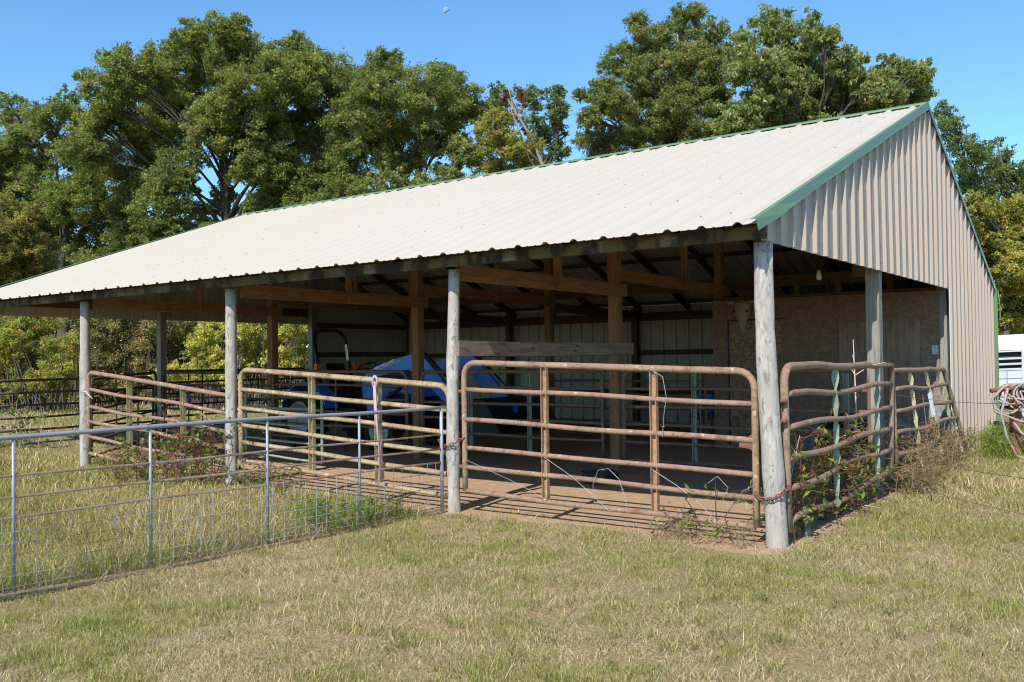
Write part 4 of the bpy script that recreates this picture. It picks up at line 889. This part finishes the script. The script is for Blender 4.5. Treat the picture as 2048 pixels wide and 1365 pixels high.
# ------------------------------------------------------------------ foliage
def leaf_mesh(name, P, size, aspect, colr, parent=None, upb=.5, droop=0.0):
    n = len(P); nr = rng.normal(0, 1, (n, 3)); nr[:, 2] += upb; nr /= np.linalg.norm(nr, axis=1)[:, None]+1e-9
    t = rng.normal(0, 1, (n, 3)); t[:, 2] -= droop; t -= nr*(t*nr).sum(1)[:, None]; t /= np.linalg.norm(t, axis=1)[:, None]+1e-9
    b = np.cross(nr, t); L = size[:, None]/2; Wd = L*aspect
    V = np.stack([P-t*L, P-b*Wd+nr*L*.18-t*L*.1, P+t*L, P+b*Wd+nr*L*.18-t*L*.1], 1).reshape(-1, 3)
    return arrays_mesh(name, V, np.arange(n*4).reshape(n, 4), M['leaf'], np.repeat(colr, 4, 0), parent)
def clump_points(centers, radii, per, flat_=.62, shell=.2):
    out = []; who = []
    for i, (c, r) in enumerate(zip(centers, radii)):
        k = per[i]; d = rng.normal(0, 1, (k, 3)); d /= np.linalg.norm(d, axis=1)[:, None]; q = r*(shell+(1-shell)*rng.random((k, 1)))*rng.random((k, 1))**.25
        p = d*q; p[:, 2] *= flat_; out.append(c+p+rng.normal(0, r*.16, (k, 3))); who.append(np.full(k, i))
    return np.concatenate(out), np.concatenate(who)
PAL = {
 'oak': [(.105, .130, .045), (.085, .112, .038), (.135, .152, .055), (.070, .095, .036), (.155, .15, .06)],
 'oak_dark': [(.085, .115, .045), (.070, .095, .040), (.105, .135, .055), (.06, .08, .036)],
 'oak_brown': [(.11, .13, .048), (.092, .118, .042), (.13, .145, .058), (.15, .135, .06), (.078, .10, .038)],
 'drooping': [(.11, .14, .055), (.092, .122, .048), (.15, .165, .075), (.075, .10, .042), (.19, .185, .10)],
 'yellow': [(.19, .18, .05), (.16, .175, .05), (.12, .15, .045), (.21, .16, .05)],
 'autumn': [(.16, .145, .05), (.14, .145, .045), (.17, .125, .05), (.09, .105, .035)],
 'mixed': [(.17, .18, .05), (.13, .155, .045), (.21, .20, .06), (.22, .15, .055), (.10, .125, .04)],
 'tangle': [(.14, .13, .075), (.09, .095, .05), (.19, .15, .09), (.07, .08, .042), (.22, .19, .10)],
 'bright': [(.32, .31, .10), (.26, .28, .085), (.20, .23, .06), (.26, .23, .075), (.22, .16, .06), (.12, .15, .045)],
 'dark': [(.045, .058, .026), (.038, .046, .023), (.065, .07, .03)],
 'sumac': [(.22, .06, .04), (.16, .05, .035), (.20, .10, .05)],
}
def tree(name, label, cat, d, base_u, blobs, pal, leaf=.13, dens=.85, depth=2.2, group='trees behind the barn', trunk_r=.26, limbs=True, asp=.55, droop=0, sub=34, base_z=None, seed=0, subr=.30, upb=.5, bark='bark', fork=.38):
    leaf *= .66; rs = random.Random(seed+int(base_u)); bx, by = ground_at(base_u, d); bz = float(gz(bx, by))-.2
    root = empty(name, label, cat, (bx, by, max(bz, -.5)), group)
    C_, Rr = [], []
    for (u, v, r) in blobs:
        dd = d+rs.uniform(-1, 1)*depth; C_.append(np.array(at(u, v, dd))); Rr.append(r/FPX*dd)
    if limbs:
        for i in range(len(C_)):
            for _ in range(4):
                dv = rng.normal(0, 1, 3); dv /= np.linalg.norm(dv); C_.append(C_[i]+dv*Rr[i]*rs.uniform(.7, 1.02)); Rr.append(Rr[i]*rs.uniform(.28, .5))
        B_ = len(blobs)
        for i in range(B_):
            for j in range(i):
                if np.linalg.norm(np.array(blobs[i][:2])-np.array(blobs[j][:2])) < 1.5*(blobs[i][2]+blobs[j][2]) and rs.random() < .75:
                    t = rs.uniform(.3, .7); C_.append(C_[i]*(1-t)+C_[j]*t+rng.normal(0, .15, 3)); Rr.append(min(Rr[i], Rr[j])*rs.uniform(.4, .62))
    nB = len(blobs); C_ = np.array(C_); Rr = np.array(Rr); sc, sr, par = [], [], []
    for i in range(len(C_)):
        k = int(sub*1.7) if i < nB else max(6, int(sub*.5))
        for _ in range(k):
            dv = rng.normal(0, 1, 3); dv /= np.linalg.norm(dv); q = Rr[i]*(.25+.75*rng.random()**.6)*.92; dv[2] *= .9
            sc.append(C_[i]+dv*q); sr.append(Rr[i]*(subr if i < nB else subr*1.3)*rs.uniform(.65, 1.3)); par.append(i)
    sc = np.array(sc); sr = np.array(sr); ok = sc[:, 2] > .15; sc, sr, par = sc[ok], sr[ok], np.array(par)[ok]
    per = np.maximum(6, (dens*1.15*4*math.pi*sr**2/(leaf*leaf*asp*.5)*.21).astype(int)); P, who = clump_points(sc, sr, per)
    pal_ = np.array(PAL[pal]); ct = rng.uniform(.68, 1.35, len(sc)); hue = rng.integers(0, len(pal_), len(sc))
    same = rng.random(len(P)) < .5; idx = np.where(same, hue[who], rng.integers(0, len(pal_), len(P)))
    colr = pal_[idx]*np.array([2.12, 1.98, 1.68])*ct[who][:, None]*rng.uniform(.75, 1.3, (len(P), 1))
    keep = P[:, 2] > gz(P[:, 0], P[:, 1])+.02; P, colr = P[keep], colr[keep]
    leaf_mesh('crown' if limbs else 'foliage', P, leaf*rng.uniform(.65, 1.3, len(P)), asp, colr, root, upb, droop)
    mb = MB(); H = C_[:, 2].max(); fz = max(1.0, fork*H); base = Vector((bx, by, bz)); cen = C_.mean(0)
    if limbs:
        ft = Vector((bx+(cen[0]-bx)*.25, by+(cen[1]-by)*.25, fz)); mid = lerp(base, ft, .5)+Vector((rs.uniform(-.2, .2), 0, 0))
        mb.tube([base, mid, ft], [trunk_r*.95, trunk_r*.7, trunk_r*.55], 10)
        top = Vector((cen[0], cen[1], H*.86)); lead = [ft, lerp(ft, top, .35)+Vector((rs.uniform(-.4, .4), 0, 0)), lerp(ft, top, .7)+Vector((rs.uniform(-.5, .5), 0, 0)), top]
        mb.tube(lead, [trunk_r*.5, trunk_r*.36, trunk_r*.2, .03], 8)
        for i in range(nB):
            c = Vector(C_[i]); k = min(.9, max(0, (c.z-fz)/(H-fz)*.75+rs.uniform(-.18, .12)))
            if abs(c.x-top.x)+abs(c.y-top.y) < .6: continue
            s0 = lerp(ft, top, k*.8) if k > .08 else lerp(mid, ft, .9)
            m1 = lerp(s0, c, .5)+Vector((rs.uniform(-.4, .4), rs.uniform(-.4, .4), rs.uniform(.0, .7)-.3*(c-s0).length*.15)); r0 = trunk_r*(.27 if k < .3 else .15)
            mb.tube([s0, lerp(s0, m1, .5)+Vector((0, 0, .12)), m1, c], [r0, r0*.75, r0*.5, r0*.25], 7)
            for j in np.where(par == i)[0][::5]:
                e = Vector(sc[j]); s1 = lerp(m1, c, rs.random()); mb.tube([s1, lerp(s1, e, .55)+Vector((0, 0, .1)), e], [.030, .018, .009], 5, caps=False)
        mb.build('trunk', M[bark], root)
    else:
        for j in range(0, len(sc), 9):
            e = Vector(sc[j]); g0 = Vector((bx+rs.uniform(-.5, .5)+(e.x-bx)*.6, by+rs.uniform(-.4, .4)+(e.y-by)*.6, bz)); mb.tube([g0, lerp(g0, e, .6)+Vector((rs.uniform(-.15, .15), 0, .1)), e], [.02, .014, .006], 5, caps=False)
        mb.build('stems', M[bark], root); root.children[-1].name = 'stem'
    return root
tree('oak_tree', 'tallest broad oak on the left with blue gaps around its forked trunk', 'tree', 32, 470,
     [(440, 110, 80), (350, 185, 80), (250, 150, 62), (215, 205, 60), (185, 245, 50), (305, 150, 55), (480, 110, 60), (585, 160, 60), (530, 175, 80), (640, 155, 70), (700, 175, 52), (300, 275, 85), (430, 250, 75), (550, 270, 75), (640, 280, 75), (250, 370, 75), (170, 300, 60), (330, 385, 55), (590, 360, 50), (610, 410, 48), (500, 340, 38), (470, 300, 52), (535, 330, 46), (445, 395, 34), (300, 430, 45), (400, 430, 34), (350, 330, 50), (560, 330, 50), (480, 230, 50), (420, 480, 36), (380, 70, 40), (470, 60, 42), (330, 120, 45), (590, 110, 50), (540, 410, 40), (330, 470, 45), (270, 480, 55)], 'oak', .135, 1.0, 2.4, trunk_r=.36, seed=1, fork=.34)
tree('oak_tree', 'oak on the far left whose crown slopes down to the left edge', 'tree', 35, 130,
     [(60, 275, 58), (120, 240, 55), (30, 230, 42), (50, 375, 75), (145, 390, 75), (100, 480, 70), (220, 470, 65), (15, 310, 60), (190, 540, 52), (90, 560, 52), (280, 540, 48), (180, 330, 55), (-40, 330, 70), (-50, 430, 70), (250, 430, 50), (350, 540, 40), (30, 470, 55)], 'oak', .14, .95, 2, trunk_r=.3, seed=2)
tree('oak_tree', 'dense rounded oak in the middle behind the roof ridge', 'tree', 30, 880,
     [(770, 140, 48), (750, 205, 58), (735, 165, 44), (725, 215, 46), (845, 190, 66), (920, 190, 52), (700, 250, 62), (800, 280, 78), (890, 260, 58), (690, 340, 68), (640, 380, 55), (800, 370, 58), (930, 300, 40), (740, 400, 52), (850, 400, 45), (955, 225, 36), (880, 150, 36), (520, 425, 40), (545, 385, 36), (660, 430, 40), (570, 440, 34), (900, 360, 34)], 'oak', .13, 1.05, 2, trunk_r=.28, seed=3)
tree('oak_tree', 'small oak with open crown between the yellow tree and the tall right oaks', 'tree', 33, 1080,
     [(1000, 195, 30), (1060, 195, 32), (1110, 215, 32), (1105, 270, 34), (1085, 330, 30), (1115, 185, 18), (985, 220, 26), (1120, 300, 22), (1060, 250, 26)], 'oak_dark', .125, .85, 1.2, trunk_r=.16, seed=4, sub=28)
tree('yellow_tree', 'yellow green autumn tree just above the roof ridge', 'tree', 28, 1010,
     [(985, 255, 38), (1030, 290, 44), (965, 320, 36), (1055, 330, 34), (1000, 350, 36), (1010, 240, 26), (940, 370, 24), (1080, 350, 22), (1070, 300, 26), (1090, 370, 30), (1040, 370, 30)], 'yellow', .12, .95, 1, trunk_r=.10, seed=5, sub=28)
tree('oak_tree', 'tall fine leaved oak right of the sky gap with wispy bare twigs', 'tree', 29, 1340,
     [(1300, 75, 52), (1370, 40, 44), (1250, 125, 48), (1215, 195, 48), (1320, 150, 68), (1395, 120, 52), (1200, 285, 50), (1275, 235, 66), (1370, 225, 66), (1250, 305, 52), (1350, 290, 52), (1430, 60, 30), (1420, 185, 45), (1180, 240, 30), (1190, 330, 30), (1160, 190, 18), (1440, 320, 50), (1390, 330, 48), (1300, 345, 40), (1440, 130, 40), (1450, 240, 45)], 'oak_brown', .115, 1.0, 2, trunk_r=.28, seed=6)
tree('drooping_oak', 'broad oak with large drooping leaves directly behind the gable peak', 'tree', 25, 1610,
     [(1540, 50, 46), (1595, 85, 54), (1505, 140, 60), (1610, 160, 68), (1690, 125, 38), (1540, 225, 66), (1655, 220, 56), (1745, 175, 48), (1780, 135, 32), (1830, 150, 38), (1830, 190, 40), (1475, 250, 52), (1590, 250, 55), (1720, 225, 36), (1480, 90, 34), (1650, 70, 34), (1780, 200, 40), (1520, 310, 45), (1650, 270, 45), (1450, 300, 45), (1560, 160, 50), (1700, 180, 45)], 'drooping', .17, 1.05, 1.6, trunk_r=.24, asp=.42, droop=1.4, seed=7)
tree('oak_tree', 'thin crowned oak far right below the gable slope', 'tree', 36, 1965,
     [(1905, 255, 30), (1930, 305, 42), (1985, 325, 40), (2030, 375, 46), (1960, 375, 40), (1890, 225, 24), (2060, 350, 34), (1925, 360, 34), (2060, 410, 40), (1990, 420, 34), (2100, 400, 50)], 'oak_dark', .14, .85, 1.5, trunk_r=.2, seed=8, sub=28)
tree('maple_tree', 'yellow tinged bushy tree above the white trailer', 'tree', 25, 2010,
     [(1985, 430, 45), (2040, 440, 52), (2000, 520, 56), (2060, 540, 56), (2020, 610, 56), (1985, 490, 40), (2090, 480, 56), (2075, 620, 56), (2000, 660, 44), (2110, 580, 60), (1960, 600, 50), (1930, 480, 50), (1940, 420, 40)], 'mixed', .125, 1.1, 1.2, trunk_r=.15, seed=9)
tree('autumn_tree', 'orange brown autumn tree at the left edge beside the roof end', 'tree', 27, 10,
     [(5, 420, 46), (40, 475, 48), (15, 545, 54), (75, 535, 42), (-45, 480, 60), (100, 590, 40), (30, 610, 48), (-50, 580, 60), (60, 430, 30)], 'autumn', .12, 1.0, 1.2, trunk_r=.14, seed=10)
# bare snag with reddish tufts
bx, by = ground_at(1120, 27.5); SN = empty('dead_snag', 'leaning bare pale snag with red tufts above the ridge', 'tree', (bx, by, 0), 'trees behind the barn'); mb = MB()
def pp(u, v, d=27.5): return Vector(at(u, v, d))
mb.tube([Vector((bx, by, -.2)), pp(1105, 420), pp(1085, 330), pp(1062, 275), pp(1035, 230), pp(1012, 195)], [.11, .09, .065, .05, .035, .012], 8)
mb.tube([pp(1052, 252), pp(1050, 220), pp(1042, 185)], [.03, .02, .008], 6); mb.tube([pp(1085, 330), pp(1055, 300), pp(1035, 255), pp(1020, 215)], [.04, .03, .02, .008], 6); mb.tube([pp(1035, 230), pp(1020, 190), pp(1016, 172)], [.035, .02, .008], 6); mb.tube([pp(1075, 345), pp(1060, 320), pp(1048, 290)], [.03, .02, .008], 6)
for k in range(16):
    a0 = pp(*random.choice([(1085, 330), (1062, 275), (1035, 230), (1050, 240), (1012, 195), (1042, 190), (1070, 300)])); d1 = Vector((random.uniform(-.5, .5), random.uniform(-.3, .3), random.uniform(.1, .6))); mb.tube([a0, a0+d1*.5+Vector((.04, 0, .03)), a0+d1], [.018, .011, .004], 5, caps=False)
mb.build('trunk', M['bark_pale'], SN)
c_ = np.array([at(u, v, 27.5) for u, v in ((1012, 192), (1008, 200), (1042, 190), (1046, 202), (1040, 182), (1050, 212))]); P, wh_ = clump_points(c_, [.13]*6, [130]*6)
leaf_mesh('crown', P, np.full(len(P), .07), .5, pick(np.array(PAL['sumac']), len(P)), SN)
# wispy bare twigs at the left shoulder of the tall right oak
# understory seen under the roof and around the barn
G_ = 'bushes behind the barn'
def bush(label, d, u, blobs, pal, **k): return tree('bush', label, 'bush', d, u, blobs, pal, leaf=k.pop('leaf', .10), dens=k.pop('dens', 1.0), depth=k.pop('depth', .7), group=G_, limbs=False, **k)
bush('yellow green bush at the far left behind the dark panel', 24, 50, [(30, 670, 50), (80, 650, 45), (120, 700, 46), (0, 720, 52), (60, 730, 50), (-60, 680, 60), (-60, 740, 60), (30, 780, 34), (90, 785, 30), (140, 780, 30), (-20, 790, 36)], 'mixed', seed=21)
bush('shaded green bush low at the left behind the fourth post', 22.5, 110, [(90, 755, 36), (140, 745, 36), (50, 770, 32), (20, 690, 40), (150, 690, 34)], 'mixed', seed=22)
bush('grey brown vine tangle right of the fourth post', 26, 240, [(200, 660, 46), (250, 640, 48), (290, 690, 48), (230, 715, 46), (320, 650, 40), (190, 730, 38), (300, 740, 38), (170, 630, 40), (200, 775, 30), (250, 780, 30), (300, 780, 30)], 'tangle', seed=23, subr=.34)
bush('dark leafy thicket behind the gable middle post', 27, 360, [(340, 650, 45), (390, 660, 42), (360, 710, 46), (420, 640, 40), (310, 620, 44), (400, 720, 40), (340, 765, 30), (400, 770, 30), (450, 765, 30)], 'tangle', seed=24)
bush('light green sapling bush left of the third post', 25, 425, [(405, 680, 34), (430, 660, 30), (395, 715, 34), (430, 720, 34), (415, 645, 22)], 'bright', seed=25)
bush('bright yellow bush seen between third post and inner post', 24.5, 520, [(480, 660, 34), (505, 690, 42), (550, 680, 40), (585, 670, 36), (490, 725, 36), (560, 725, 40), (520, 650, 26), (470, 740, 30), (590, 715, 34), (600, 640, 34)], 'bright', seed=26)
bush('low red and yellow bush beneath the gable opening', 23, 400, [(350, 745, 26), (390, 750, 28), (430, 748, 26), (460, 760, 24), (320, 755, 22)], 'bright', seed=27)
bush('dark evergreen thicket behind the yellow bush', 29, 500, [(450, 620, 40), (500, 620, 45), (560, 620, 45), (610, 600, 45), (640, 640, 40)], 'dark', seed=28, leaf=.12)
# far wood as one mass
n = 90000; u = rng.uniform(-160, 2260, n); dd = rng.uniform(39, 46, n); bx = CP[0]+dd*(FW[0]+RT[0]*(u-1024)/FPX); by = CP[1]+dd*(FW[1]+RT[1]*(u-1024)/FPX)
top = 3.5+4.5*vnoise(bx, by, 4.0, 50)+1.5*vnoise(bx, by, 1.1, 51); P = np.stack([bx, by, top*rng.random(n)**.8], 1)
w_ = leaf_mesh('woodland', P, rng.uniform(.2, .4, n), .6, pick(np.array(PAL['oak_dark']+PAL['tangle']), n)); tag(w_, 'dim woodland edge far behind the barn and trees', 'woodland', kind='stuff')

# ------------------------------------------------------------------ vines, weeds and brush around the gates
def weed(name, label, cat, seeds, hgt, n_br, leafc, leafn, lsize, stem_mat, pal, spread=.3, lean=(0, 0), r=.006, lasp=.42):
    rs = random.Random(seeds[0][0]*31+len(seeds)); x0, y0 = seeds[0]; root = empty(name, label, cat, (x0, y0, 0)); mb = MB(); LP = []
    for (x, y) in seeds:
        z = float(gz(x, y)); h = hgt*rs.uniform(.6, 1.15); p = Vector((x, y, z-.02)); t = Vector((x+lean[0]*h+rs.uniform(-1, 1)*spread*.5, y+lean[1]*h+rs.uniform(-1, 1)*spread*.5, z+h)); m_ = lerp(p, t, .5)+Vector((rs.uniform(-.08, .08), rs.uniform(-.08, .08), .03))
        mb.tube([p, m_, t], [r, r*.8, r*.4], 5, caps=False)
        for _ in range(n_br):
            a = rs.random(); s0 = lerp(p, m_, a*2) if a < .5 else lerp(m_, t, a*2-1); e = s0+Vector((rs.uniform(-1, 1)*spread, rs.uniform(-1, 1)*spread, rs.uniform(-.1, .3)*hgt*.6)); e.z = max(e.z, z+.02)
            q = lerp(s0, e, .5)+Vector((0, 0, .03)); mb.tube([s0, q, e], [r*.55, r*.45, r*.25], 4, caps=False)
            for _ in range(leafn): LP.append(tuple(lerp(q, e, rs.random())+Vector((rs.gauss(0, .03), rs.gauss(0, .03), rs.gauss(0, .03)))))
    mb.build('stem', M[stem_mat], root)
    if LP:
        P = np.array(LP); leaf_mesh('foliage', P, lsize*rng.uniform(.6, 1.35, len(P)), lasp, pick(np.array(pal), len(P)), root, .4)
    return root
VG = [(.14, .22, .04), (.20, .26, .06), (.10, .16, .035), (.25, .26, .07), (.22, .12, .05)]
weed('pokeweed', 'red stemmed weed with bright green leaves climbing around the third post', 'weed', [(-6.7+random.uniform(-.5, .4), -.15+random.uniform(-.35, .2)) for _ in range(15)], .80, 9, 0, 3, .085, 'stem_red', VG, .34)
weed('pokeweed', 'low red stemmed weed in front of the sagging gate, left of the third post', 'weed', [(-7.6+random.uniform(-.7, .5), -.2+random.uniform(-.4, .15)) for _ in range(14)], .55, 8, 0, 3, .075, 'stem_red', VG, .3)
weed('vine_tuft', 'dried reddish seed heads matted on the sagging gate rails', 'vine', [(-7.3+random.uniform(-.5, .5), -.08+random.uniform(-.1, .1)) for _ in range(8)], .75, 9, 0, 5, .045, 'stem_red', [(.18, .11, .07), (.24, .15, .09), (.13, .08, .05)], .22)
weed('leafy_vine', 'green leafed vine dangling on the dark panel at the left edge', 'vine', [(-12.6+random.uniform(-.2, .2), .7+random.uniform(-.2, .2)) for _ in range(5)], .75, 8, 0, 4, .09, 'stick', VG, .25)
weed('leafy_vine', 'green and yellow leafed vine with red berries in the battered gable gate', 'vine', [(.0+random.uniform(-.12, .05), 1.0+random.uniform(-.6, 1.3)) for _ in range(18)], .72, 9, 0, 4, .07, 'stem_red', VG+[(.35, .24, .04)], .28)
weed('pokeweed', 'red stemmed weed with purple and green leaves behind the battered gable gate', 'weed', [(-.05+random.uniform(-.18, .08), random.uniform(1.2, 2.9)) for _ in range(14)], .62, 9, 0, 3, .07, 'stem_red', VG+[(.20, .06, .05), (.28, .16, .06)], .3)
weed('leafy_vine', 'green weeds with small leaves along the silver gate side of the lichen gate', 'weed', [(-5.9+random.uniform(-.5, .9), -.12+random.uniform(-.25, .1)) for _ in range(12)], .34, 7, 0, 3, .06, 'bark', VG+[(.34, .28, .12)], .26)
weed('leafy_vine', 'pale green fern like sprig at the top of the battered gate hinge', 'vine', [(.06, .30), (.04, .34)], 1.2, 4, 0, 6, .075, 'stick', [(.26, .34, .07), (.22, .30, .06)], .14)
weed('leafy_vine', 'thin leafy shoots on pink gate rails by the corner post', 'vine', [(-.3, -.03), (-.45, .02), (-.6, -.02)], .50, 4, 0, 4, .065, 'bark', [(.26, .32, .07), (.22, .28, .06), (.3, .28, .07)], .22)
weed('bare_sapling', 'leafless branching sapling rising behind the battered gable gate', 'sapling', [(-.02, 2.05)], 1.45, 9, 0, 0, .05, 'stick', VG, .30, (0, .16), r=.011)
weed('dead_stalk', 'thin pale dead stalk standing behind the green strap of the gable gate', 'stalk', [(.0, 1.55)], 1.2, 2, 0, 0, .05, 'stick', VG, .1, r=.006)
DRY = [(.26, .18, .10), (.20, .14, .08), (.32, .24, .13), (.15, .11, .06), (.20, .20, .07), (.14, .17, .05), (.18, .21, .06)]
weed('dry_brush', 'brown dead brush heaped along the bent gates by the tan wall', 'brush', [(.06+random.uniform(-.25, .26), random.uniform(2.9, 6.4)) for _ in range(75)], .50, 10, 0, 3, .042, 'straw_stem', DRY, .30, r=.0045)
weed('dry_brush', 'tangled dead brush and dark weeds under the battered gable gate', 'brush', [(-.10+random.uniform(-.3, .12), random.uniform(.55, 3.0)) for _ in range(42)], .40, 10, 0, 3, .042, 'straw_stem', DRY+[(.08, .09, .04), (.10, .11, .04)], .26, r=.004)
weed('dry_brush', 'yellow leafed patch of low brush at the foot of the middle gable post', 'brush', [(.24+random.uniform(-.2, .2), random.uniform(2.9, 4.0)) for _ in range(14)], .24, 7, 0, 4, .05, 'straw_stem', [(.30, .26, .05), (.24, .22, .06), (.18, .17, .06)], .2, r=.003)
weed('dry_brush', 'orange dead fern stalk leaning on the bent gate', 'brush', [(.12, 5.0), (.14, 4.85)], .75, 8, 0, 6, .05, 'straw_stem', [(.48, .25, .07), (.40, .2, .06)], .14, r=.004)
weed('dry_brush', 'small dry weed tuft at the foot of corner post', 'brush', [(-.35+random.uniform(-.5, .2), -.12+random.uniform(-.12, .12)) for _ in range(16)], .16, 7, 0, 3, .035, 'straw_stem', DRY+[(.14, .15, .05)], .16, r=.003)
weed('grass_tuft', 'green grass tuft at the foot of the silver gate hinge post', 'grass tuft', [(-3.5+random.uniform(-.4, .35), -.95+random.uniform(-.45, .4)) for _ in range(30)], .2, 5, 0, 5, .11, 'straw_stem', [(.16, .24, .04), (.12, .19, .035), (.2, .25, .05)], .09, r=.002, lasp=.1)
weed('grass_tuft', 'tall green grass growing against the foot of the tan side wall', 'grass tuft', [(.32+random.uniform(-.2, .35), random.uniform(6.9, 8.9)) for _ in range(60)], .34, 6, 0, 6, .13, 'straw_stem', [(.24, .31, .05), (.18, .26, .045), (.28, .30, .06)], .12, r=.002, lasp=.1)
scene.cycles.use_denoising = True; scene.cycles.filter_width = 1.1
scene.cycles.max_bounces = 8; scene.cycles.diffuse_bounces = 4; scene.cycles.glossy_bounces = 2; scene.cycles.transmission_bounces = 3; scene.cycles.transparent_max_bounces = 4

0 and print('LEAFQ', sum(len(o.data.polygons) for o in bpy.data.objects if o.type=='MESH' and o.data.materials and o.data.materials[0]==M['leaf']))
